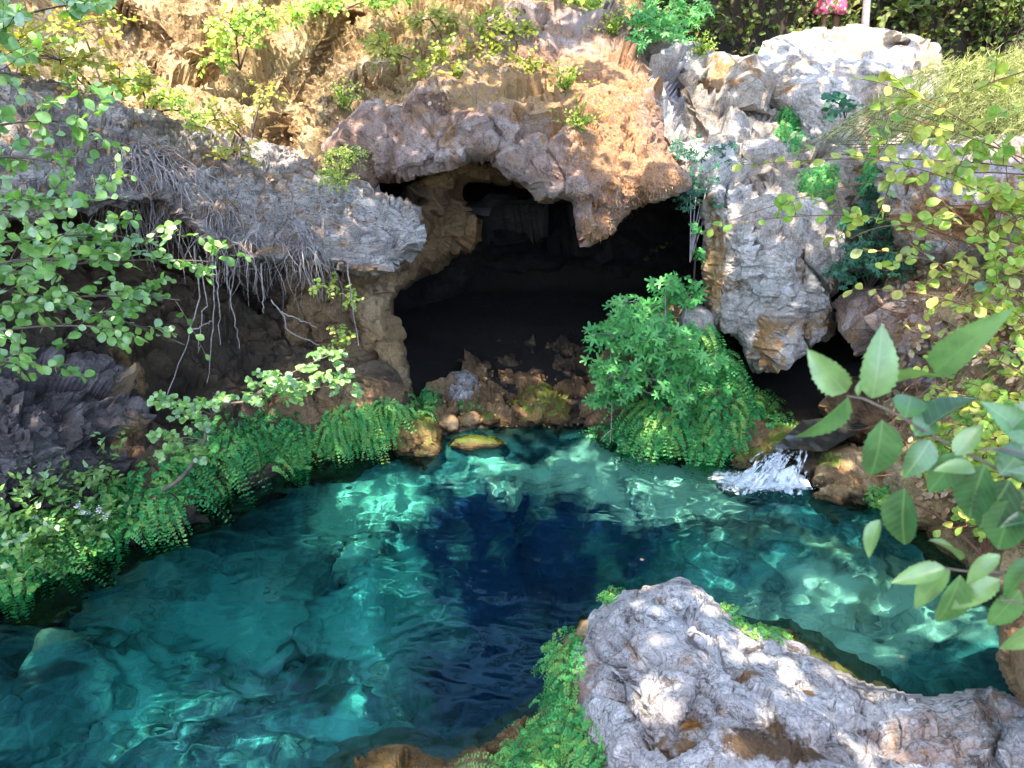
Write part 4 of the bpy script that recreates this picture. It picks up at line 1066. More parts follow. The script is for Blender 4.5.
def spray(pl, a, b, c, nleaf, size, T, r, stem=(.004, .0015), tone=(0, 1), tw=1.0, start=.15, facecam=.35, flat=.35, pairs=False, key='foliage', jit=.25, hang=.1):
    pts = bez(a, b, c, 10); pl.tube(pts, stem[0], stem[1], 4)
    t = np.linspace(start, 1, nleaf) + r.normal(0, .01, nleaf); t = np.clip(t, 0, 1)
    a, b, c = map(np.asarray, (a, b, c))
    q = (1 - t)[:, None] ** 2 * a + 2 * (t * (1 - t))[:, None] * b + (t * t)[:, None] * c
    tg = 2 * (1 - t)[:, None] * (b - a) + 2 * t[:, None] * (c - b); tg /= np.linalg.norm(tg, axis=1)[:, None]
    tocam = CAMP - q; tocam /= np.linalg.norm(tocam, axis=1)[:, None]
    nrm = UP * (1 - facecam) + tocam * facecam + r.normal(size=(nleaf, 3)) * flat
    sd = np.cross(tg, nrm); sd /= (np.linalg.norm(sd, axis=1)[:, None] + 1e-9)
    sg = np.where(np.arange(nleaf) % 2 == 0, 1., -1.)[:, None]
    d = sd * sg * r.uniform(.5, 1.1, (nleaf, 1)) + tg * r.uniform(.3, .9, (nleaf, 1)) + r.normal(size=(nleaf, 3)) * jit - UP * hang
    tn = np.clip(r.uniform(*tone) * .6 + r.uniform(*tone, nleaf) * .4 + 0, 0, 1)
    sz = size * r.uniform(.65, 1.15, nleaf) * (1.05 - .3 * t)
    pl.leaf(T, q, d, nrm, sz, tn, tw, key)

def bush(name, label, base, region, n, size, T, mat, smat='bark', seed=0, nleaf=9, twl=.3, group=None, cat='shrub', tone=(0, 1), tw=1.0, limbs=6, lift=.15, facecam=.35, depth=None, thickness=.25, stemr=.012, start=.1, hang=.1, twdir=None):
    """region: list of ellipses (px, py, rx, ry, distance). Limbs run from the base to each clump; leafy twigs fill the clumps."""
    r = np.random.default_rng(200 + seed); pl = Plant(); base = np.asarray(base, float)
    tot = sum(e[2] * e[3] for e in region)
    for (cx, cy_, rx, ry, D) in region:
        c = at(cx, cy_, D)
        hubs = [c]
        pl.tube(bez(base, (base + c) / 2 + UP * lift, c, 10), stemr, stemr * .45, 6)
        k = max(3, int(n * rx * ry / tot))
        kh = max(1, k // 7)
        for (x, y) in ell(cx, cy_, rx * .75, ry * .75, kh, r):
            h = at(x, y, D + r.normal() * thickness * .6)
            pl.tube(bez(c, (c + h) / 2 + UP * .04, h, 6), stemr * .45, stemr * .25, 4); hubs.append(h)
        hubs = np.array(hubs)
        for (x, y) in ell(cx, cy_, rx, ry, k, r):
            tip = at(x, y, D + r.normal() * thickness)
            j = np.argmin(((hubs - tip) ** 2).sum(1)); h = hubs[j]
            v = tip - h; L = np.linalg.norm(v) + 1e-6
            if L > twl:
                h = tip - v / L * twl; pl.tube(bez(hubs[j], (hubs[j] + h) / 2 - UP * .02, h, 5), stemr * .25, stemr * .2, 3)
            elif L < twl * .5: tip = h + v / L * twl * .6
            if L < twl * .5 and L > 0: pass
            if twdir is not None: h = tip - (np.array(twdir) + r.normal(size=3) * .35) * twl * .8
            spray(pl, h, (h + tip) / 2 + UP * .05 * r.uniform(0, 1), tip, nleaf, size, T, r, stem=(stemr * .22, .001), tone=tone, tw=tw, facecam=facecam, start=start, hang=hang)
    return pl.build(name, label, cat, ML[mat], MS[smat], group, base=base)

# ---------------------------------------------------------------- left bank
rr = np.random.default_rng(1)
pl = Plant()
root = at(-150, 420, 3.6)
for (x0, y0, x1, y1, D0, D1, k) in [(-70, 150, 90, 125, 3.4, 4.0, 8), (-70, 180, 60, 165, 3.2, 3.6, 10), (-70, 240, 110, 195, 3.4, 3.9, 12), (-70, 260, 150, 240, 3.3, 3.9, 13),
                               (-70, 290, 215, 262, 3.4, 4.2, 18), (-70, 320, 180, 300, 3.3, 4.0, 14), (-70, 350, 120, 330, 3.2, 3.7, 10), (-60, 380, 60, 370, 3.0, 3.4, 7), (-70, 300, 60, 260, 3.0, 3.3, 12), (-60, 230, 40, 220, 3.0, 3.2, 8),
                                (-70, 280, 185, 345, 3.4, 4.0, 11), (-60, 90, 40, 85, 3.3, 3.6, 5)]:
    a = at(x0, y0, D0); c = at(x1, y1, D1); m = (a + c) / 2 + UP * .12
    pl.tube(bez(root, (root + a) / 2 + [-.12, 0, .1], a, 6), .011, .007, 5)
    pl.tube(bez(a, m, c, 12), .008, .003, 5)
    for i in range(int(k * 1.25)):
        t = rr.uniform(.15, 1.0); q = (1 - t) ** 2 * a + 2 * t * (1 - t) * m + t * t * c
        e = q + (c - a) / np.linalg.norm(c - a) * rr.uniform(.05, .25) + rr.normal(size=3) * [.09, .12, .09]
        spray(pl, q, (q + e) / 2 + UP * .03, e, rr.integers(6, 11), .064, T_OBOV, rr, stem=(.0025, .001), facecam=.4, flat=.6, start=.25)
pl.build('round_leaved_shrub', 'leafy green shrub with round leaves reaching in over the left ledge', 'shrub', ML['round'], MS['bark'], base=root)

bush('yellowing_shrub', 'small yellowing shrub on the slope above the pale layered ledge', at(110, 112, 7.6),
     [(60, 60, 60, 34, 7.0), (120, 80, 50, 26, 7.3), (80, 25, 60, 22, 7.8), (20, 40, 40, 24, 7.2)], 130, .062, T_OVAL, 'yellow', 'dark', 1, 8, .3, tw=1.3)
bush('green_leaf_shrub', 'bright green broadleaf shrub at the upper left corner', at(-60, 60, 6.2), [(10, 22, 24, 16, 6.0), (80, 4, 30, 9, 6.3)], 22, .11, T_ROUND, 'round', 'dark', 2, 6, .3, tw=1.0)
bush('thin_yellow_shrub', 'thin yellow green shrub trailing down the ledge beside the bare roots', at(250, 150, 7.7), [(215, 120, 40, 22, 7.3), (240, 150, 40, 18, 7.2), (265, 95, 26, 20, 8.0)], 60, .055, T_OVAL, 'yellow', 'dark', 3, 6, .22, tw=1.2)
bush('ledge_tuft_shrub', 'compact bright yellow green tuft where the ledge meets the cave roof', at(340, 192, 7.1), [(338, 178, 22, 16, 6.95), (352, 158, 24, 16, 7.1), (330, 160, 12, 12, 7.1)], 110, .035, T_LANCE, 'vine', 'green', 4, 12, .16, tw=1.6, tone=(.3, 1))
# slender branch low on the left bank
pl = Plant(); r_ = np.random.default_rng(33)
b0_ = at(163, 490, 4.9); b1_ = at(205, 440, 4.9); b2_ = at(213, 415, 4.9); b3_ = at(243, 402, 4.9)
trunkpts = np.concatenate([bez(b0_, at(190, 478, 4.85), b1_, 8), bez(b1_, at(206, 425, 4.9), b2_, 5)[1:], bez(b2_, at(222, 402, 4.9), b3_, 5)[1:]])
pl.tube(trunkpts, .017, .008, 7)
for (cx, cy_, rx, ry, k, hub) in [(300, 378, 50, 14, 30, b3_), (270, 392, 45, 14, 26, b3_), (200, 400, 40, 10, 20, b2_), (330, 355, 20, 14, 10, b3_), (345, 385, 18, 16, 12, b3_), (190, 420, 30, 14, 16, b2_), (165, 440, 20, 16, 10, b1_), (180, 455, 30, 16, 14, b1_), (160, 400, 18, 8, 6, b2_)]:
    c = at(cx, cy_, 4.85); pl.tube(bez(hub, (hub + c) / 2 + UP * .04, c, 6), .006, .003, 5)
    for (x, y) in ell(cx, cy_, rx, ry, k, r_):
        tip = at(x, y, 4.85 + r_.normal() * .12); h = c + (tip - c) * .55
        spray(pl, h, (h + tip) / 2 + UP * .01, tip, 7, .050, T_OVAL, r_, stem=(.002, .001), facecam=.4, tone=(.2, 1), tw=1.5)
pl.build('slender_leaning_shrub', 'slender crooked stem with flat layers of small leaves leaning over the left water edge', 'shrub', ML['round'], MS['bark'], base=b0_)
bush('yellow_twig_shrub', 'little yellowing twigs hanging from the ledge beside the pillar', at(345, 262, 6.0), [(325, 285, 18, 14, 5.9), (340, 340, 14, 20, 5.9), (352, 300, 10, 20, 5.9)], 34, .045, T_OVAL, 'vine', 'dark', 5, 6, .2, tw=1.3, tone=(.2, .9), stemr=.006)

fern('long bank of hanging green ferns along the left water edge', [(-20, 590), (-20, 530), (40, 510), (100, 485), (170, 455), (225, 432), (300, 425), (312, 448), (262, 468), (200, 492), (130, 535), (60, 568), (20, 590)], 520, .26, .034, 1, 1.2)
fern('hanging ferns in the shade under the slender shrub', [(200, 420), (290, 410), (315, 430), (300, 455), (240, 470), (190, 480)], 130, .3, .032, 2, 1.4, tone=(0, .7))
fern('bright ferns on the shelf at the foot of the cave pillar', [(318, 448), (335, 410), (380, 402), (428, 398), (436, 408), (410, 416), (395, 432), (345, 452)], 170, .22, .03, 3, 1.0, tone=(.3, 1))
fern('small fern tuft hanging over the water left of the pillar', [(285, 445), (310, 430), (322, 450), (305, 472), (290, 466)], 34, .24, .034, 4, 1.6, tone=(.3, 1))
# leafy weeds low on the left bank
pl = Plant(); r_ = np.random.default_rng(44)
for (x, y) in list(ell(60, 520, 70, 34, 80, r_)) + list(ell(20, 555, 35, 24, 34, r_)) + list(ell(110, 470, 20, 24, 10, r_)):
    p, nr = hitpix(x, y)
    if p is None: continue
    hgt = r_.uniform(.08, .26)
    tip = p + UP * hgt + r_.normal(size=3) * [.08, .08, .02] + (CAMP - p) / 6 * .2
    spray(pl, p, (p + tip) / 2, tip, 8, .075, T_LANCE, r_, stem=(.003, .0012), tw=1.9, facecam=.3, tone=(.3, 1), start=.2)
pl.build('leafy_weed', 'leafy weeds with pointed leaves on the lower left bank', 'weed', ML['round'], MS['green'])
pl = Plant(); r_ = np.random.default_rng(45)
for (x, y) in [(78, 505), (84, 512), (106, 516), (98, 510), (58, 478)]:
    p = at(x, y, 4.7 if x > 60 else 4.9); pl.tube([p - UP * .14, p], .002, .0015, 4)
    pl.leaf(T_DIAM, p + r_.normal(size=(26, 3)) * .014, rv(26, r_), UP + r_.normal(size=(26, 3)) * .5, .014, r_.uniform(0, 1, 26))
pl.build('white_flower', 'small white flower heads among the weeds at the lower left', 'flowers', ML['white'], MS['green'], leafname='petals')

# bare roots and dead twigs hanging over the ledge
def rootmass(label, starts, n, L, seed, spread=.25, name='bare_roots', r0=.005, mat='root', grp='bare roots on the ledge'):
    r = np.random.default_rng(300 + seed); pl = Plant(); base = None
    for i in range(n):
        x0, y0, rx, ry = starts[r.integers(0, len(starts))]
        x, y = ell(x0, y0, rx, ry, 1, r)[0]
        p, nr = hitpix(x, y)
        if p is None: continue
        base = p if base is None else base
        tocam = (CAMP - p); tocam /= np.linalg.norm(tocam)
        l = L * r.uniform(.3, 1.2)
        pts = [p]; d = tocam * 1.3 + np.array([r.normal() * .8, -.2, .5]); 
        k = 9
        for j in range(k):
            d = d * .75 + np.array([r.normal() * spread, r.normal() * spread * .5, -.42 + r.normal() * .15])
            pts.append(pts[-1] + d / (np.linalg.norm(d) + 1e-6) * l / k)
        pl.tube(pts, r0 * r.uniform(.5, 1.2), r0 * .3, 4)
        if r.random() < .5:
            j = r.integers(3, 7); e = pts[j] + np.array([r.normal() * .12, -.05, -r.uniform(.03, .2)])
            pl.tube(bez(pts[j], (pts[j] + e) / 2 + r.normal(size=3) * .03, e, 5), r0 * .4, r0 * .2, 3)
    return pl.build(name, label, 'roots', None, MS[mat], grp, base=base)
rootmass('dense tangle of pale bare roots spilling over the left ledge', [(150, 150, 34, 8), (140, 168, 34, 14), (175, 175, 20, 16)], 230, .85, 1, r0=.0055)
rootmass('matted dry roots on the lip of the ledge near its right end', [(230, 210, 30, 8), (285, 215, 30, 14), (250, 235, 40, 10), (305, 240, 14, 12)], 230, .55, 2, r0=.004)
rootmass('thin brown rootlets over the upper ledge', [(90, 130, 50, 12), (190, 150, 40, 14), (60, 180, 40, 20)], 90, .4, 3, r0=.003, mat='dark')
HR = ['longest bare root, slanting down left from the ledge to the dark sloping rock', 'long straight pale root ending over the middle of the dark wall', 'shorter root hanging just right of the long straight one', 'pale root leaning right, ending a hand above the slender shrub', 'short crosswise twig joining two of the long hanging roots',
      'crooked root on the wall below the right half of the ledge', 'small side twig of the crooked root on the wall', 'thin root hanging straight down at the left of the root group', 'single root hanging from the right end of the ledge by the pillar', 'very short root under the middle of the ledge']
for ri_, pts_ in enumerate([[(196, 246), (200, 300), (186, 345), (165, 405)], [(212, 250), (214, 310), (208, 384)], [(216, 262), (218, 300), (221, 345)], [(225, 262), (232, 310), (240, 347)], [(190, 330), (205, 325), (212, 321)],
             [(272, 300), (282, 312), (286, 330), (300, 338), (322, 345)], [(280, 312), (300, 320), (315, 326)], [(200, 255), (206, 300), (198, 350)], [(348, 265), (352, 300), (358, 345)], [(262, 262), (262, 300), (264, 312)]]):
    q = np.array([at(x, y, 5.75) for x, y in pts_]); t = np.linspace(0, len(q) - 1, 14); 
    qq = np.stack([np.interp(t, np.arange(len(q)), q[:, i]) for i in range(3)], -1) + rr.normal(size=(14, 3)) * .006
    pl = Plant(); pl.tube(qq, .0065, .003, 5)
    pl.build('hanging_root', HR[ri_], 'root', None, MS['root'], 'roots hanging below the ledge')

# ---------------------------------------------------------------- middle: fig bush and ferns beside the cave mouth
bush('fig_bush', 'green fig bush with lobed leaves at the right of the cave mouth', at(665, 400, 6.9),
     [(665, 292, 16, 14, 6.9), (640, 312, 34, 16, 6.85), (620, 338, 34, 20, 6.7), (660, 345, 50, 26, 6.6), (615, 372, 30, 20, 6.6), (690, 300, 20, 10, 6.9), (655, 380, 50, 22, 6.5), (605, 395, 18, 14, 6.6), (700, 365, 26, 16, 6.5)],
     190, .15, T_PALM, 'fig', 'pale', 6, 5, .25, tw=1.1, facecam=.45, tone=(.1, 1))
fern('thick mound of bright hanging ferns between the fig bush and the waterfall', [(640, 440), (640, 400), (690, 380), (720, 350), (745, 375), (775, 400), (785, 415), (760, 425), (738, 440), (715, 456), (680, 452)], 420, .26, .036, 6, 1.3, tone=(.1, 1))
fern('ferns on top of the knoll under the pale curtain rock', [(670, 345), (700, 325), (735, 350), (740, 372), (700, 385), (660, 370)], 150, .22, .034, 7, 1.1, tone=(.2, 1))
fern('dark hanging fern fringe low over the water below the fig bush', [(598, 425), (640, 415), (660, 440), (640, 448), (604, 438)], 70, .22, .032, 8, 1.4, tone=(0, .6))
pl = Plant()
pl.tube(bez(at(612, 400, 6.45), at(612, 420, 6.4), at(610, 443, 6.4), 8), .004, .002, 4); pl.tube(bez(at(611, 430, 6.4), at(604, 436, 6.4), at(600, 441, 6.4), 5), .003, .0015, 4)
pl.build('bare_twig', 'bare pale twig dangling below the fig bush to the water', 'twig', None, MS['root'])
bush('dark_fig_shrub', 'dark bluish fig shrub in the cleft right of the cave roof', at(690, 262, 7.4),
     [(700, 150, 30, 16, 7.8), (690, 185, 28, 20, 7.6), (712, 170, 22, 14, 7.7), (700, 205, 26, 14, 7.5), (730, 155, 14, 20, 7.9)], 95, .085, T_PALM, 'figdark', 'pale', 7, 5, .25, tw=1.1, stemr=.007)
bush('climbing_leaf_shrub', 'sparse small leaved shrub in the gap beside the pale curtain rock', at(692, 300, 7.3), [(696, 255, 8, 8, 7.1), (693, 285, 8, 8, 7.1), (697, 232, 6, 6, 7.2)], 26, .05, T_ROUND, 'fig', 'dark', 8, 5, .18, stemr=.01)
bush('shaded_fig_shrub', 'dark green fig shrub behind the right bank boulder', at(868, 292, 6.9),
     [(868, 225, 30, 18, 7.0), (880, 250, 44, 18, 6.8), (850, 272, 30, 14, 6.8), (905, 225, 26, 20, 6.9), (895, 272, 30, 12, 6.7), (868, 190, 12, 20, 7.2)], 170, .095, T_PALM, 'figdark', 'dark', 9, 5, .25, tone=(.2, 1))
fern('bright fern filling the upper hollow of the pale block', [(776, 112), (790, 108), (803, 122), (802, 145), (790, 152), (780, 135)], 110, .17, .024, 9, 1.2, tone=(.2, .9), stand=.3)
fern('bright fern clump on the pale rock below the upper hollow', [(808, 172), (820, 165), (834, 168), (834, 190), (822, 200), (808, 192)], 120, .17, .024, 10, 1.2, tone=(.3, 1), stand=.3)
fern('narrow fern strip beside the pale block', [(866, 150), (878, 150), (880, 185), (868, 190)], 50, .16, .024, 11, 1.2, tone=(.2, .9), stand=.3)
fern('tiny ferns beside the angular grey boulder in the cave mouth', [(462, 402), (478, 400), (480, 412), (466, 414)], 10, .10, .024, 12, .8, tone=(.2, .8))
fern('tiny ferns at the foot of the cave pillar', [(424, 392), (434, 388), (438, 402), (428, 408)], 12, .16, .026, 13, .9, tone=(0, .6))
fern('small fern tuft by the tan boulder at the waterfall', [(864, 492), (888, 486), (892, 506), (870, 508)], 30, .12, .022, 14, .8, tone=(.3, 1))
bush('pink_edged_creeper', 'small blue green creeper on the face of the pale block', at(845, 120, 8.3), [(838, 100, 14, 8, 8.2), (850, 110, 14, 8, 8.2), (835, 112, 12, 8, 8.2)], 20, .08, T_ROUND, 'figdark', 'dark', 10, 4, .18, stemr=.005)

# ---------------------------------------------------------------- top: slope shrubs, dead grass, woods
bush('dry_yellow_shrub', 'straggly yellow green shrub on the sunlit slope above the cave roof', at(470, 100, 9.4), [(470, 50, 44, 20, 9.0), (440, 70, 34, 16, 8.8), (500, 30, 40, 24, 9.4), (520, 62, 24, 16, 9.0), (385, 50, 30, 18, 9.1), (430, 20, 40, 14, 9.8)], 240, .075, T_OVAL, 'yellow', 'dark', 11, 7, .35, tw=1.1, tone=(0, .6))
bush('slope_shrub', 'loose yellow green shrub in the middle of the leaf strewn slope', at(240, 70, 9.6), [(235, 30, 36, 26, 9.3), (215, 60, 20, 16, 9.2), (265, 15, 30, 14, 9.8)], 120, .07, T_OVAL, 'vine', 'dark', 31, 7, .3, tw=1.1, tone=(0, .9))
bush('slope_shrub', 'small green shrub at the top edge of the slope above the rock dome', at(330, 20, 10.4), [(330, 4, 34, 10, 10.2), (390, 0, 30, 9, 10.4), (300, 14, 16, 10, 10.1)], 90, .075, T_OVAL, 'vine', 'dark', 32, 7, .3, tw=1.1, tone=(0, .7))
bush('slope_shrub', 'leafy shrub low on the slope just above the grey ledge', at(150, 118, 8.0), [(170, 100, 26, 14, 7.7), (140, 85, 24, 14, 7.7), (195, 118, 20, 10, 7.6)], 80, .06, T_OVAL, 'vine', 'dark', 33, 7, .25, tw=1.2, tone=(.1, .9))
bush('crown_shrub', 'bright leafy shrub on the skyline above the cave roof', at(590, 20, 10.8), [(575, -4, 30, 12, 10.6), (600, 6, 22, 8, 10.5), (545, -2, 20, 10, 10.6)], 80, .085, T_OVAL, 'vine', 'dark', 34, 7, .3, tw=1.1, tone=(0, .9))
bush('maple_sapling', 'young tree with bright lobed leaves above the cleft at the top', at(650, 60, 10.2), [(650, 15, 26, 16, 9.9), (670, 32, 22, 14, 9.7), (640, 38, 20, 10, 9.6), (690, 10, 26, 12, 10.2)], 85, .14, T_PALM, 'fig', 'dark', 12, 5, .3, tone=(.4, 1))
for i, (x, y, lab) in enumerate([(565, 92, 'little green tuft on the left of the orange roof face'), (578, 128, 'yellow green tuft low on the orange roof face'), (612, 35, 'grassy tuft on the crown of the cave roof'), (700, 55, 'tiny fern tuft in the pale fissured rock'), (345, 108, 'weed tuft by the crusty grey lobe')]):
    p, nr = hitpix(x, y)
    if p is not None:
        pl = Plant(); r_ = np.random.default_rng(500 + i)
        for j in range(26):
            e = p + np.array([r_.normal() * .12, -.08 + r_.normal() * .05, r_.uniform(.05, .3)])
            spray(pl, p + r_.normal(size=3) * .03, (p + e) / 2 + UP * .04, e, 7, .05, T_LANCE, r_, stem=(.003, .001), tone=(.2, .8), tw=1.8)
        pl.build('weed_tuft', lab, 'weed', ML['vine'], MS['green'], 'weed tufts on the rocks')
def grass_on(name, label, poly, n, L, mat, seed, kind='stuff', down=.0, width=1.0, cat=None, size=1.0):
    r = np.random.default_rng(600 + seed); pl = Plant(); pos = []; ds = []
    for (x, y) in pix_in(poly, n, r):
        p, nr = hitpix(x, y)
        if p is None: continue
        tc = (CAMP - p); tc /= np.linalg.norm(tc)
        if nr @ tc < 0: nr = -nr
        for j in range(3):
            pos.append(p + r.normal(size=3) * .012); ds.append(nr * .5 + UP * (.5 - down * 1.2) + r.normal(size=3) * .45 - UP * down * .6)
    pos = np.array(pos); k = len(pos)
    pl.leaf(T_BLADE, pos, np.array(ds), rv(k, r), r.uniform(.4, 1.2, k) * L, r.uniform(0, 1, k), width)
    return pl.build(name, label, cat, ML[mat], None, kind=kind, base=pos.mean(0))
grass_on('dry_moss', None, [(560, 60), (640, 50), (660, 120), (688, 180), (660, 192), (610, 235), (590, 240), (575, 190), (560, 150), (575, 100)], 3000, .032, 'rust', 1, down=.75, width=3.6)
grass_on('dry_slope_grass', None, [(100, 0), (560, 0), (560, 60), (440, 110), (330, 130), (240, 150), (120, 100)], 330, .13, 'dry', 2, down=.4, width=1.3)
grass_on('dry_ledge_grass', None, [(120, 140), (220, 150), (340, 170), (380, 200), (300, 240), (200, 220), (130, 200)], 260, .10, 'dry', 3, down=.5, width=1.2)
def litter(name, poly, n, size, mat, seed, T=T_DIAM, tone=(0, 1), lift=.01):
    r = np.random.default_rng(700 + seed); pl = Plant(); pos = []; up = []
    for (x, y) in pix_in(poly, n, r):
        p, nr = hitpix(x, y)
        if p is None: continue
        if nr @ (CAMP - p) < 0: nr = -nr
        pos.append(p + nr * lift); up.append(nr)
    pos = np.array(pos); k = len(pos)
    pl.leaf(T, pos, rv(k, r), np.array(up) + r.normal(size=(k, 3)) * .35, size * r.uniform(.6, 1.3, k), r.uniform(*tone, k), 1.0)
    return pl.build(name, None, None, ML[mat], None, kind='stuff', base=pos.mean(0))
litter('leaf_litter', [(90, -10), (560, -10), (560, 50), (430, 110), (350, 110), (320, 150), (200, 130), (90, 90)], 1700, .045, 'dry', 1, T_OVAL)
litter('ledge_leaf_litter', [(0, 80), (200, 130), (330, 165), (400, 205), (300, 235), (100, 180), (0, 150)], 260, .04, 'dry', 2, T_OVAL)
litter('cave_floor_litter', [(430, 385), (500, 370), (590, 380), (600, 430), (450, 425)], 260, .035, 'dry', 3, T_OVAL, (0, .6))
litter('bank_leaf_litter', [(880, 280), (1024, 240), (1024, 540), (930, 520), (890, 420)], 1500, .06, 'dry', 4, T_OVAL)
litter('foreground_fallen_leaves', [(880, 720), (930, 715), (1000, 720), (990, 768), (890, 768)], 26, .022, 'dry', 5, T_OVAL, (.2, .9), .004)

# woods behind
wr = np.random.default_rng(9)
tp = [(902, 11.6, .055, 'pale', 'pale slender tree trunk just right of the standing person'), (640, 13.5, .05, 'dark', 'dark leaning tree behind the maple sapling'), (735, 12.8, .05, 'dark', 'dark thin tree left of the standing person'),
      (985, 12.4, .06, 'dark', 'dark tree in the undergrowth at the top right'), (560, 13.5, .06, 'dark', 'thin tree rising above the crown of the cave roof'), (870, 13.2, .05, 'dark', 'dark thin tree behind the standing person'), (240, 13.4, .09, 'bark', 'old tree at the top of the leaf strewn slope'), (40, 11.5, .08, 'bark', 'tree at the top left above the yellowing shrub')]
for i, (px, D, rad, mt, lab) in enumerate(tp):
    x = at(px, 0, D)[0]; z = float(ground_z(np.array([[x, D]]))[0]); b = np.array([x, D, z])
    pl = Plant(); t = b + np.array([wr.normal() * .5, wr.normal() * .3, 4.4])
    pl.tube(bez(b - UP * .3, (b + t) / 2 + [wr.normal() * .3, 0, 0], t, 10), rad * 1.4, rad * .6, 8)
    for j in range(16):
        f = wr.uniform(.45, 1); q = b + (t - b) * f; e = q + rv(1, wr)[0] * [1.5, 1.5, .7] + UP * .4
        pl.tube(bez(q, (q + e) / 2 + UP * .2, e, 6), rad * .25, rad * .08, 4)
        for s in range(5):
            e2 = q + (e - q) * wr.uniform(.4, 1) + wr.normal(size=3) * .3
            spray(pl, q + (e - q) * .5, (q + e2) / 2, e2, 12, .13, T_OVAL, wr, stem=(.004, .002), tw=1.4)
    pl.build('woodland_tree', lab, 'tree', ML['wood'], MS[mt], 'trees in the woods behind', base=b, stem='trunk', leafname='crown')
pl = Plant()
pos = []
for i in range(3600):
    x = wr.uniform(.5, 9.0); y = wr.uniform(11.7, 13.4) if i % 4 else wr.uniform(11.2, 17)
    if y < 11.9 and x < 5.5 and wr.random() < .6: continue
    z = float(ground_z(np.array([[x, y]]), False)[0]); b = np.array([x, y, z]); h = wr.uniform(.3, 1.5)
    e = b + np.array([wr.normal() * .45, wr.normal() * .3, h])
    spray(pl, b, (b + e) / 2 + wr.normal(size=3) * .1, e, 13, .10, T_OVAL, wr, stem=(.007, .003), tw=1.3, tone=(0, 1), start=.2)
pl.build('woodland_undergrowth', None, None, ML['wood'], MS['dark'], kind='stuff', base=np.array([4, 13, 4.]))
pl = Plant()
for i in range(420):
    x = wr.uniform(-8, .8); y = wr.uniform(11.6, 15)
    z = float(ground_z(np.array([[x, y]]), False)[0]); b = np.array([x, y, z]); h = wr.uniform(.3, 1.3)
    e = b + np.array([wr.normal() * .35, wr.normal() * .3, h])
    spray(pl, b, (b + e) / 2 + wr.normal(size=3) * .1, e, 10, .11, T_OVAL, wr, stem=(.006, .002), tw=1.3, tone=(0, 1), start=.2)
pl.build('slope_undergrowth', None, None, ML['yellow'], MS['dark'], kind='stuff', base=np.array([-4, 13, 5.]))

# ---------------------------------------------------------------- right bank
pl = Plant(); r_ = np.random.default_rng(77)
bb = at(1010, 150, 7.6)
for i in range(520):
    x, y = pix_in([(860, 130), (880, 95), (930, 65), (1040, 45), (1060, 140), (960, 140)], 1, r_)[0]
    c = at(x, y, 7.5 + r_.normal() * .3)
    h = c - np.array([r_.uniform(-.1, .5), 0, r_.uniform(.1, .35)])
    if i % 6 == 0: pl.tube(bez(bb, (bb + h) / 2 + UP * .05, h, 6), .007, .003, 4)
    q = bez(h, (h + c) / 2 + UP * .08, c, 6); pl.tube(q, .003, .001, 3)
    k = 26; t = r_.uniform(.1, 1, k)[:, None]
    pos = h + (c - h) * t + UP * .05
    pl.leaf(T_BLADE, pos, (c - h) / np.linalg.norm(c - h) + r_.normal(size=(k, 3)) * .75, rv(k, r_), r_.uniform(.04, .10, k), r_.uniform(0, 1, k), 1.1)
pl.build('feathery_shrub', 'feathery pale yellow green shrub behind the flat topped ledge', 'shrub', ML['grassy'], MS['green'], base=bb)

# brambly vines: long arching stems with leaves in two rows
pl = Plant(); r_ = np.random.default_rng(78)
vb_ = at(1075, 330, 4.3)
V_ = [  # (from, control, to, leaves, leaf size) in pixel, pixel, distance
    ((1060, 200, 4.4), (950, 90, 4.3), (855, 78, 4.4), 15, .085), ((1050, 170, 4.3), (960, 130, 4.3), (880, 110, 4.4), 9, .08), ((1070, 180, 4.5), (900, 150, 4.4), (712, 228, 4.7), 0, .08),
    ((1040, 170, 4.3), (900, 150, 4.4), (742, 165, 4.6), 20, .075), ((960, 240, 4.4), (860, 195, 4.4), (706, 230, 4.6), 18, .07), ((1040, 230, 4.2), (960, 160, 4.2), (800, 150, 4.4), 16, .08), ((1060, 60, 4.6), (1000, 80, 4.5), (930, 100, 4.6), 9, .07),
    ((1060, 300, 4.0), (990, 250, 4.0), (900, 160, 4.3), 16, .075), ((1060, 280, 4.1), (1010, 190, 4.2), (940, 170, 4.3), 14, .075), ((1060, 330, 4.0), (960, 250, 4.1), (860, 250, 4.4), 18, .07), ((1060, 360, 3.9), (960, 280, 4.1), (850, 290, 4.4), 14, .07),
    ((1060, 260, 4.2), (1010, 240, 4.2), (930, 215, 4.3), 14, .07), ((1060, 350, 3.9), (1000, 300, 4.0), (935, 300, 4.2), 14, .07), ((1060, 400, 3.9), (1000, 350, 4.0), (910, 330, 4.3), 14, .07), ((1060, 430, 3.8), (1000, 380, 3.9), (920, 375, 4.2), 14, .075),
    ((1060, 460, 3.7), (990, 420, 3.9), (905, 420, 4.2), 13, .08), ((1070, 500, 3.6), (1000, 460, 3.8), (925, 470, 4.1), 13, .08), ((1060, 520, 3.6), (1000, 520, 3.8), (940, 530, 4.0), 10, .08), ((1060, 350, 3.8), (1010, 440, 3.8), (960, 490, 4.0), 12, .07),
    ((1060, 250, 4.0), (1030, 320, 3.9), (975, 400, 4.0), 14, .07), ((1050, 150, 4.2), (1030, 240, 4.0), (985, 330, 4.0), 14, .07), ((1060, 220, 4.2), (1010, 200, 4.2), (960, 260, 4.2), 12, .07)]
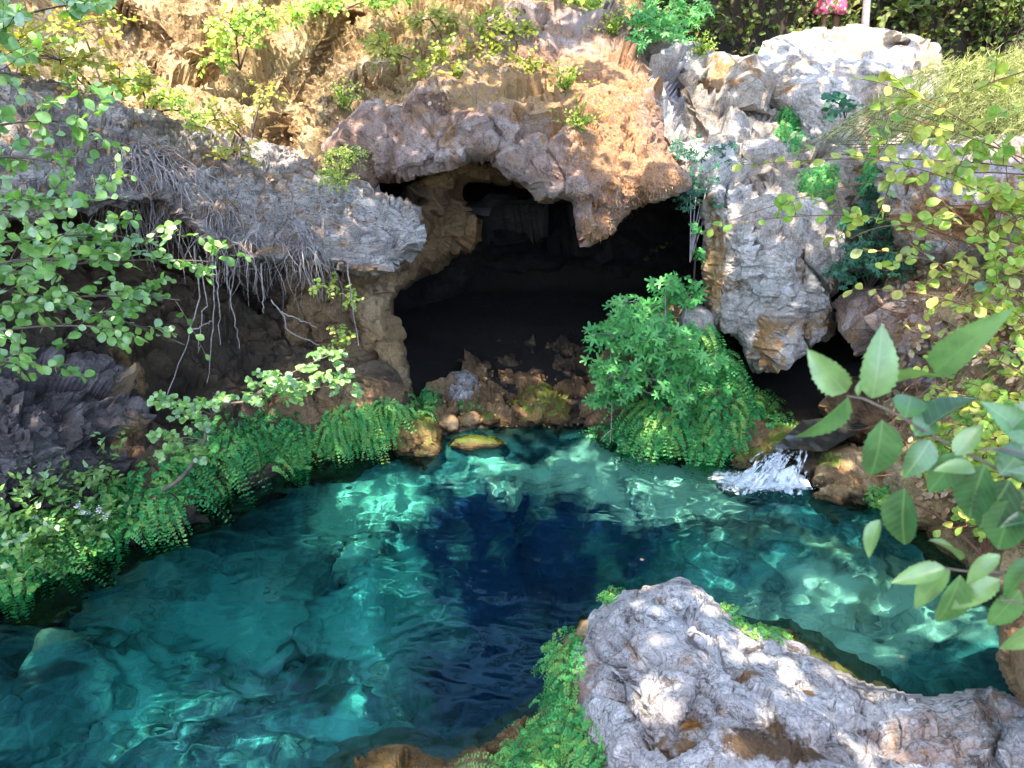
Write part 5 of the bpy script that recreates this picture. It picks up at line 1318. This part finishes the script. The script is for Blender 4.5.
for (a, b, c, k, s) in V_:
    A, B, C_ = at(*a), at(*b), at(*c)
    pl.tube(bez(vb_, (vb_ + A) / 2 + [.1, 0, .1], A, 6), .006, .005, 4)
    spray(pl, A, B, C_, max(k, 2), s * 1.25, T_OBOV, r_, stem=(.0045, .0015), facecam=.35, flat=.3, tw=1.0, start=.12, jit=.12)
    for j in range(int(k * .36)):
        t = r_.uniform(.1, .8); q = (1 - t) ** 2 * A + 2 * t * (1 - t) * B + t * t * C_
        e = q + r_.normal(size=3) * [.22, .12, .16]
        spray(pl, q, (q + e) / 2 + UP * .03, e, 7, s * 1.05, T_OBOV, r_, stem=(.0025, .001), facecam=.35, flat=.45, tw=1.0, tone=(.1, 1), start=.2)
pl.build('bramble_vine', 'long arching leafy vines spreading over the right bank', 'vine', ML['vine'], MS['red'], base=vb_)
pl = Plant(); r_ = np.random.default_rng(79)
for i in range(46):
    x, y = pix_in([(890, 250), (1024, 180), (1024, 520), (950, 520), (900, 420), (930, 330)], 1, r_)[0]
    a = at(x, y, 4.5 + r_.normal() * .2); b = at(x + r_.normal() * 60, y + r_.normal() * 40, 4.4 + r_.normal() * .2)
    pl.tube(bez(a, (a + b) / 2 + r_.normal(size=3) * .1, b, 8), .004, .002, 4)
pl.build('dead_bramble_stems', 'tangle of bare reddish bramble stems on the right bank', 'brambles', None, MS['red'])
bush('low_bank_plant', 'low yellow green leafy plant at the foot of the right bank', at(985, 560, 4.2), [(965, 400, 40, 24, 4.4), (985, 460, 40, 30, 4.2), (945, 440, 30, 20, 4.5), (1000, 420, 30, 30, 4.1), (900, 500, 20, 12, 5.2), (975, 520, 30, 20, 4.1)], 120, .06, T_ROUND, 'vine', 'red', 13, 6, .22, tone=(0, .9), tw=.9)

# holm oak branch close to the camera
def spiny():
    env = lambda x: .30 * math.sin(math.pi * min(1, x * 1.02) ** .8) ** .75 + .01
    o = [(0, .012), (.05, env(.05) * .8)]
    for i in range(9):
        x = .12 + .092 * i; o += [(x, env(x) * .95), (x + .04 + .012 * ((i * 5) % 3 - 1), env(x + .05) * (1.0 + .10 * ((i * 7) % 4) / 3) + .006), (x + .064, env(x + .06) * .99)]
    o += [(1.0, .004)]
    return tpl(o, fold=.45, droop=.26)
T_SPINY = spiny()
pl = Plant(); r_ = np.random.default_rng(80)
ob = at(1180, 700, 1.0)
def leafpx(x0, y0, x1, y1, D, w=.8, D2=None, tone=.5, tilt=0.0):
    a = at(x0, y0, D); b = at(x1, y1, D2 or D); b = a + (b - a) * .9; d = b - a; L = np.linalg.norm(d); tone = np.clip(tone + r_.normal() * .15, 0, 1); w = w * .92
    tc = CAMP - a; tc /= np.linalg.norm(tc)
    up = tc * .8 + UP * .4 + np.array([tilt, 0, 0]) + r_.normal(size=3) * .42
    pl.leaf(T_SPINY, a, d, up, L, tone, w)
st1 = [at(1090, 520, .82), at(1020, 480, .85), at(940, 440, .88), at(896, 414, .9), at(862, 398, .92), at(846, 396, .93)]
pl.tube(bez(ob, at(1120, 600, .9), st1[0], 8), .006, .0035, 7)
tt = np.linspace(0, 5, 20); pl.tube(np.stack([np.interp(tt, np.arange(6), np.array(st1)[:, i]) for i in range(3)], -1), .0030, .0012, 6)
for (a, b, c, dd) in [((1090, 560), (1000, 580), (945, 568), .85), ((1080, 640), (1040, 600), (1000, 600), .8), ((1100, 500), (1030, 440), (980, 450), .8)]:
    pl.tube(bez(at(*a, dd), at(*b, dd), at(*c, dd), 8), .0028, .0012, 6)
for L_ in [(846, 392, 806, 352, .93, .95, None, .75), (848, 397, 800, 452, .93, .8, None, .8), (872, 398, 888, 322, .92, .85, None, .7), (858, 396, 866, 372, .92, .6, None, .9), (905, 418, 915, 385, .9, 1.2, .95, .6), (925, 430, 982, 378, .9, .9, .95, .5),
           (892, 385, 940, 360, .95, .7, .9, .85), (935, 372, 1000, 312, .95, .55, .85, .85), (882, 420, 876, 492, .88, .9, None, .35), (915, 436, 938, 408, .88, .9, .93, .6), (930, 440, 905, 482, .87, 1.1, .85, .3), (905, 488, 896, 560, .85, .8, None, .3),
           (960, 452, 925, 500, .86, 1.0, None, .45), (955, 455, 985, 420, .86, .9, None, .55), (985, 465, 960, 530, .84, 1.0, None, .4), (975, 470, 935, 465, .84, .9, None, .6), (1000, 475, 1040, 430, .84, 1.0, None, .3), (1010, 480, 975, 540, .83, 1.1, None, .15),
           (1020, 490, 1060, 540, .82, 1.0, None, .2), (1015, 500, 990, 560, .82, 1.1, None, .4), (1030, 440, 990, 400, .84, .9, None, .5), (1010, 430, 1050, 390, .84, .9, None, .25), (945, 568, 888, 582, .85, .7, None, .9), (950, 570, 905, 610, .85, .75, None, .8),
           (960, 575, 940, 640, .85, .7, None, .7), (1000, 580, 945, 610, .84, .75, None, .85), (1020, 590, 985, 635, .83, .8, None, .7), (1040, 560, 990, 600, .82, .8, None, .5), (960, 560, 935, 530, .86, .8, None, .9), (1050, 520, 1000, 520, .8, .9, None, .1),
           (1060, 480, 1010, 470, .8, 1.0, None, .2), (1040, 620, 1000, 660, .8, .8, None, .8), (1060, 600, 1020, 640, .8, .8, None, .6), (880, 520, 862, 560, .86, .75, .84, .6), (1000, 555, 960, 585, .83, .7, None, .7), (1035, 470, 1000, 440, .8, .9, None, .15)]:
    leafpx(*L_[:6], D2=L_[6], tone=L_[7])
pl.build('holm_oak_branch', 'spiny leaved oak branch close in front at the right', 'branch', ML['oak'], MS['bark'], base=ob)

# ferns round the foreground rock
fern('lush green ferns against the left side of the foreground rock', [(548, 650), (572, 635), (582, 660), (575, 700), (592, 735), (610, 768), (610, 800), (520, 800), (500, 770), (540, 735), (552, 700)], 420, .17, .020, 20, 1.0, tone=(.1, 1), stand=.7, nl=14)
fern('small fern sprig at the top corner of the foreground rock', [(598, 596), (612, 590), (615, 602), (602, 608)], 16, .09, .014, 21, .5, tone=(.5, 1), stand=.6)
fern('small ferns in the shelf behind the foreground rock', [(726, 604), (745, 625), (790, 632), (785, 642), (745, 636), (722, 614)], 40, .08, .015, 22, .5, tone=(.4, 1), stand=.6)
fern('ferns creeping along the orange shore rock', [(500, 765), (520, 740), (548, 715), (556, 735), (530, 768)], 60, .12, .016, 23, .8, tone=(.4, 1), stand=.6)
# ---------------------------------------------------------------- waterfall and stream
def foam_mat():
    m, nt, ns, ls = new_mat('white_water')
    out = ns.new('ShaderNodeOutputMaterial'); b = ns.new('ShaderNodeBsdfPrincipled')
    b.inputs['Base Color'].default_value = (.66, .74, .80, 1); b.inputs['Roughness'].default_value = .25
    tr = ns.new('ShaderNodeBsdfTransparent'); mx = ns.new('ShaderNodeMixShader')
    geo = ns.new('ShaderNodeNewGeometry'); at_ = N(ns, 'ShaderNodeAttribute', attribute_name='leaf_tone')
    n = N(ns, 'ShaderNodeTexNoise', i_Scale=17.0, i_Detail=9.0, i_Roughness=.75); ls.new(geo.outputs['Position'], n.inputs['Vector'])
    f = mathn(ns, ls, 'ADD', n.outputs[0], mathn(ns, ls, 'MULTIPLY', at_.outputs['Fac'], .75))
    f = mathn(ns, ls, 'MULTIPLY', mathn(ns, ls, 'SUBTRACT', f, .72), 5.0, True)
    ls.new(f, mx.inputs[0]); ls.new(tr.outputs[0], mx.inputs[1]); ls.new(b.outputs[0], mx.inputs[2]); ls.new(mx.outputs[0], out.inputs[0])
    return m
M['foam'] = foam_mat()
def stream_mat():
    m, nt, ns, ls = new_mat('running_water')
    out = ns.new('ShaderNodeOutputMaterial'); g = ns.new('ShaderNodeBsdfPrincipled')
    g.inputs['Base Color'].default_value = (.035, .035, .03, 1); g.inputs['Roughness'].default_value = .06; g.inputs['Specular IOR Level'].default_value = .8
    ls.new(g.outputs[0], out.inputs[0]); return m
M['stream'] = stream_mat()
fr = np.random.default_rng(90)
# sheet of running water from under the overhang to the lip
a0, a1 = at(888, 440, 6.5), at(800, 440, 6.3)
l0, l1 = at(822, 466, 5.92), at(772, 461, 6.0)
nu, nv = 60, 26
G = []
for i in range(nu):
    u = i / (nu - 1)
    for j in range(nv):
        v_ = j / (nv - 1)
        p = (a0 * (1 - v_) + a1 * v_) * (1 - u) + (l0 * (1 - v_) + l1 * v_) * u
        G.append(p)
G = np.array(G); G[:, 2] = .38 - np.linspace(0, .13, nu).repeat(nv) + fbm(G * 6, 3, k=2) * .02 + .02
ii = np.arange(nu * nv).reshape(nu, nv); q = np.stack([ii[:-1, :-1].ravel(), ii[1:, :-1].ravel(), ii[1:, 1:].ravel(), ii[:-1, 1:].ravel()], -1)
o = link('stream', mesh_from('stream', G, q), M['stream']); tag(o, kind='structure')
# ledge under the lip
rock('wet_lip_rock', [(762, 462), (775, 452), (800, 446), (830, 446), (842, 458), (838, 480), (830, 500), (800, 500), (770, 490)], [(765, 465, 6.15), (800, 448, 6.4), (838, 458, 6.1), (830, 495, 5.85), (775, 488, 5.95), (800, 470, 5.98)], M['dark'],
     'wet black rock ledge that the small waterfall runs over', seed=30, sp=2, edge=10, curl=.2, thick=.5, fac=((4, .05),), big=(2, .03), edge_amp=1)
# the falling water: broken sheets that follow the rock, one behind the other
Vs = []; Fs = []; TN = []; off = 0
nu, nv = 70, 60
for layer in range(4):
    G = []; tn = []
    lx0, lx1 = [(768, 812), (772, 800), (780, 814), (764, 790)][layer]
    ex0, ex1 = [(728, 806), (716, 770), (760, 810), (732, 788)][layer]
    for i in range(nu):
        u = i / (nu - 1)
        for j in range(nv):
            w = j / (nv - 1)
            s = at(lx0 + (lx1 - lx0) * w, 458 - 3 * layer, 6.02 + .03 * layer); s[2] = .27
            e = Pz(ex0 + (ex1 - ex0) * w, 490 - 3 * layer + 4 * math.sin(w * 9 + layer), .0)
            p = s * (1 - u) + e * u
            p[2] = .27 * (1 - u ** 1.3) + .012 * layer - .02 * (1 - u)
            G.append(p); tn.append((.35 + .75 * u) * min(1, min(w, 1 - w) * 5))
    G = np.array(G); uv = np.stack([np.tile(np.linspace(0, 1, nv), nu) * 9 + layer * 7, np.repeat(np.linspace(0, 1, nu), nv) * 2.2, np.full(nu * nv, layer * 3.)], -1)
    st_ = fbm(uv, 4, .6, k=44)
    G[:, 1] -= .05 * st_ + .02; G[:, 2] += .035 * fbm(G * 14, 3, k=12)
    tn = np.array(tn) * np.clip(.62 + st_ * 1.5, 0, 1.3)
    ii = np.arange(nu * nv).reshape(nu, nv)
    Fs.append(np.stack([ii[:-1, :-1].ravel(), ii[1:, :-1].ravel(), ii[1:, 1:].ravel(), ii[:-1, 1:].ravel()], -1) + off); off += nu * nv
    Vs.append(G); TN.append(tn)
me = mesh_from('waterfall', np.concatenate(Vs), np.concatenate(Fs)); at__ = me.attributes.new('leaf_tone', 'FLOAT', 'POINT'); at__.data.foreach_set('value', (np.concatenate(TN) * .8).astype(np.float32))
o = link('waterfall', me, M['foam']); tag(o, kind='structure')
# foam spreading on the pool
n1, n2 = 90, 50
fx = np.linspace(0, 1, n1); fy = np.linspace(-1, 1, n2)
A = Pz(806, 484)[:2]; B = Pz(700, 484)[:2]; ax_ = B - A; sd = np.array([-ax_[1], ax_[0]]); 
G = []; tn = []
for u in fx:
    for v_ in fy:
        xy = A + ax_ * u + sd * v_ * (.20 + .10 * u)
        G.append((xy[0], xy[1], .022)); tn.append(max(0, (1 - u * .75) ** .7 * (1 - abs(v_) ** 2) + .0) * min(1, (1 - u) * 5))
G = np.array(G); G[:, 2] = .026 + fbm(G * 9, 3, k=3) * .03 * np.array(tn) + .02 * np.array(tn)
ii = np.arange(n1 * n2).reshape(n1, n2); q = np.stack([ii[:-1, :-1].ravel(), ii[1:, :-1].ravel(), ii[1:, 1:].ravel(), ii[:-1, 1:].ravel()], -1)
me = mesh_from('foam', G, q); at__ = me.attributes.new('leaf_tone', 'FLOAT', 'POINT'); at__.data.foreach_set('value', (np.array(tn) * .95).astype(np.float32))
o = link('foam', me, M['foam']); tag(o, kind='stuff')
# droplets
dr = []
pl = Plant(); k = 420
pos = Pz(772, 488) + np.abs(fr.normal(size=(k, 3))) * [0, 0, .07] + fr.normal(size=(k, 3)) * [.17, .08, .02]
pos[:, 2] = np.maximum(pos[:, 2], .02)
pl.leaf(T_DIAM, pos, rv(k, fr), rv(k, fr), fr.uniform(.004, .012, k), np.ones(k))
pl.leaf(T_DIAM, pos, rv(k, fr), rv(k, fr), fr.uniform(.004, .012, k), np.ones(k))
o = pl.build('spray_droplets', None, None, M['foam'], None, kind='stuff', base=pos.mean(0))
# floating leaves
for i, (x, y) in enumerate([(900, 657), (560, 690), (640, 560), (745, 690 - 60)]):
    pl = Plant(); p = Pz(x, y, .012)
    pl.leaf(T_OVAL, p, np.array([1., .4, 0]), UP, .035, .9, 1.3)
    o = pl.build('floating_leaf', ['small dry leaf floating near the right bank', 'small dry leaf floating left of the foreground rock', 'small dry leaf floating in the middle of the pool', 'small dry leaf floating just behind the foreground rock'][i], 'leaf', ML['dry'], None, 'fallen leaves on the water', base=p)

# ---------------------------------------------------------------- person standing above the pale block
def person():
    best = None
    for D in np.arange(11.0, 13.0, .02):         # where the ground behind the block lets only the shins show over it
        x = at(826, 45, D)[0]; z = float(ground_z(np.array([[x, D]]))[0])
        e = abs(toPix(np.array([x, D, z]))[1] - 59)
        if best is None or e < best[0]: best = (e, np.array([x, D, z]))
    foot = best[1]; print('person', foot)
    M_skin = plain_mat('skin', (.50, .27, .18), (.58, .33, .23), .5, 8)
    M_hair = plain_mat('dark_hair', (.03, .02, .015), (.07, .045, .03), .5, 40)
    M_shoe = plain_mat('sandal_leather', (.12, .07, .04), (.2, .12, .07), .6, 40)
    m, nt, ns, ls = new_mat('pink_patterned_fabric')
    out = ns.new('ShaderNodeOutputMaterial'); b = ns.new('ShaderNodeBsdfPrincipled'); ls.new(b.outputs[0], out.inputs[0])
    tc = ns.new('ShaderNodeTexCoord'); v = N(ns, 'ShaderNodeTexVoronoi', i_Scale=16.0); ls.new(tc.outputs['Object'], v.inputs['Vector'])
    r = ramp(ns, [(.25, (.80, .50, .55)), (.40, (.75, .10, .20))]); ls.new(v.outputs['Distance'], r.inputs[0]); ls.new(r.outputs[0], b.inputs['Base Color']); b.inputs['Roughness'].default_value = .8
    J = {'pelvis': (0, 0, .92, .13), 'belly': (0, 0, 1.06, .115), 'chest': (0, 0, 1.26, .135), 'neck0': (0, 0, 1.42, .07), 'neck': (0, -.005, 1.48, .05), 'head0': (0, -.02, 1.55, .075), 'head': (0, -.02, 1.62, .088), 'head1': (0, -.01, 1.68, .07)}
    E = [('pelvis', 'belly'), ('belly', 'chest'), ('chest', 'neck0'), ('neck0', 'neck'), ('neck', 'head0'), ('head0', 'head'), ('head', 'head1')]
    for s, n in ((-1, 'l'), (1, 'r')):
        J.update({n + 'hip': (s * .09, 0, .86, .092), n + 'knee': (s * .10, -.02, .47, .055), n + 'calf': (s * .10, .0, .34, .056), n + 'ank': (s * .10, .01, .08, .036), n + 'toe': (s * .115, -.13, .03, .03),
                  n + 'sho': (s * .155, 0, 1.37, .055), n + 'elb': (s * .215, .02, 1.09, .04), n + 'wri': (s * .22, -.06, .87, .027), n + 'palm': (s * .22, -.08, .80, .032)})
        E += [('pelvis', n + 'hip'), (n + 'hip', n + 'knee'), (n + 'knee', n + 'calf'), (n + 'calf', n + 'ank'), (n + 'ank', n + 'toe'), ('chest', n + 'sho'), (n + 'sho', n + 'elb'), (n + 'elb', n + 'wri'), (n + 'wri', n + 'palm')]
        for k in range(4):
            J[n + 'f%d' % k] = (s * .215, -.105 + .018 * k + .0, .745 + .004 * k, .010); J[n + 'g%d' % k] = (s * .205, -.115 + .018 * k, .705 + .006 * abs(k - 1.5), .008)
            E += [(n + 'palm', n + 'f%d' % k), (n + 'f%d' % k, n + 'g%d' % k)]
        J[n + 't'] = (s * .195, -.125, .79, .011); J[n + 't2'] = (s * .185, -.14, .755, .009); E += [(n + 'palm', n + 't'), (n + 't', n + 't2')]
    keys = list(J); me = bpy.data.meshes.new('body')
    me.from_pydata([J[k][:3] for k in keys], [(keys.index(a), keys.index(b)) for a, b in E], [])
    o = bpy.data.objects.new('person', me); COL.objects.link(o); me.materials.append(M_skin)
    sk = o.modifiers.new('skin', 'SKIN'); sk.use_smooth_shade = True
    for i, k in enumerate(keys):
        sv = me.skin_vertices[0].data[i]; sv.radius = (J[k][3], J[k][3]); sv.use_root = (k == 'pelvis')
    ss = o.modifiers.new('sub', 'SUBSURF'); ss.levels = 2; ss.render_levels = 2
    o.location = foot; o.rotation_euler = (0, 0, .35)
    tag(o, 'person in a pink patterned dress standing on top of the pale block', 'person')
    # dress: one lathed, pleated surface from shoulders to above the knee
    prof = [(1.40, .075, .06), (1.36, .15, .09), (1.27, .165, .12), (1.15, .145, .115), (1.06, .135, .11), (.95, .17, .145), (.80, .20, .17), (.66, .225, .20), (.55, .245, .22)]
    V = []; k = 48
    for z, a, b_ in prof:
        for j in range(k):
            t = 2 * math.pi * j / k; f = 1 + .07 * math.sin(t * 9) * max(0, (1.05 - z) / .5)
            V.append((math.cos(t) * a * f, math.sin(t) * b_ * f, z + .012 * math.sin(t * 5) * (z < .6)))
    q = [(i * k + j, i * k + (j + 1) % k, (i + 1) * k + (j + 1) % k, (i + 1) * k + j) for i in range(len(prof) - 1) for j in range(k)]
    d = link('dress', mesh_from('dress', V, q), m, o); d.modifiers.new('th', 'SOLIDIFY').thickness = .006
    # hair cap
    V = []; 
    for i in range(9):
        for j in range(24):
            t = 2 * math.pi * j / 24; ph = math.pi * .62 * i / 8; back = max(0, math.sin(t))
            V.append((math.cos(t) * math.sin(ph) * .103, .0 + math.sin(t) * math.sin(ph) * .112, 1.645 + math.cos(ph) * .105 - back * .14 * (i / 8) ** 2))
    q = [(i * 24 + j, i * 24 + (j + 1) % 24, (i + 1) * 24 + (j + 1) % 24, (i + 1) * 24 + j) for i in range(8) for j in range(24)]
    h = link('hair', mesh_from('hair', V, q), M_hair, o)
    for s in (-1, 1):
        V = [(s * .112 + x * .042, y, z) for z in (-.0, .018) for x, y in [(-1, .04), (1, .04), (1.1, -.10), (.7, -.17), (-.7, -.17), (-1.1, -.10)]]
        bm_ = bpy.data.meshes.new('sandal'); bm_.from_pydata(V, [], [(0, 1, 2, 3, 4, 5)[::-1], (6, 7, 8, 9, 10, 11)] + [(i, (i + 1) % 6, 6 + (i + 1) % 6, 6 + i) for i in range(6)]); link('sandal', bm_, M_shoe, o)
    # face
    for s in (-1, 1):
        e = link('eye', mesh_from('eye', [(s * .03 + dx, -.108, 1.625 + dz) for dx, dz in ((-.012, 0), (0, .006), (.012, 0), (0, -.006))], [(0, 3, 2, 1)]), M_hair, o)
person()
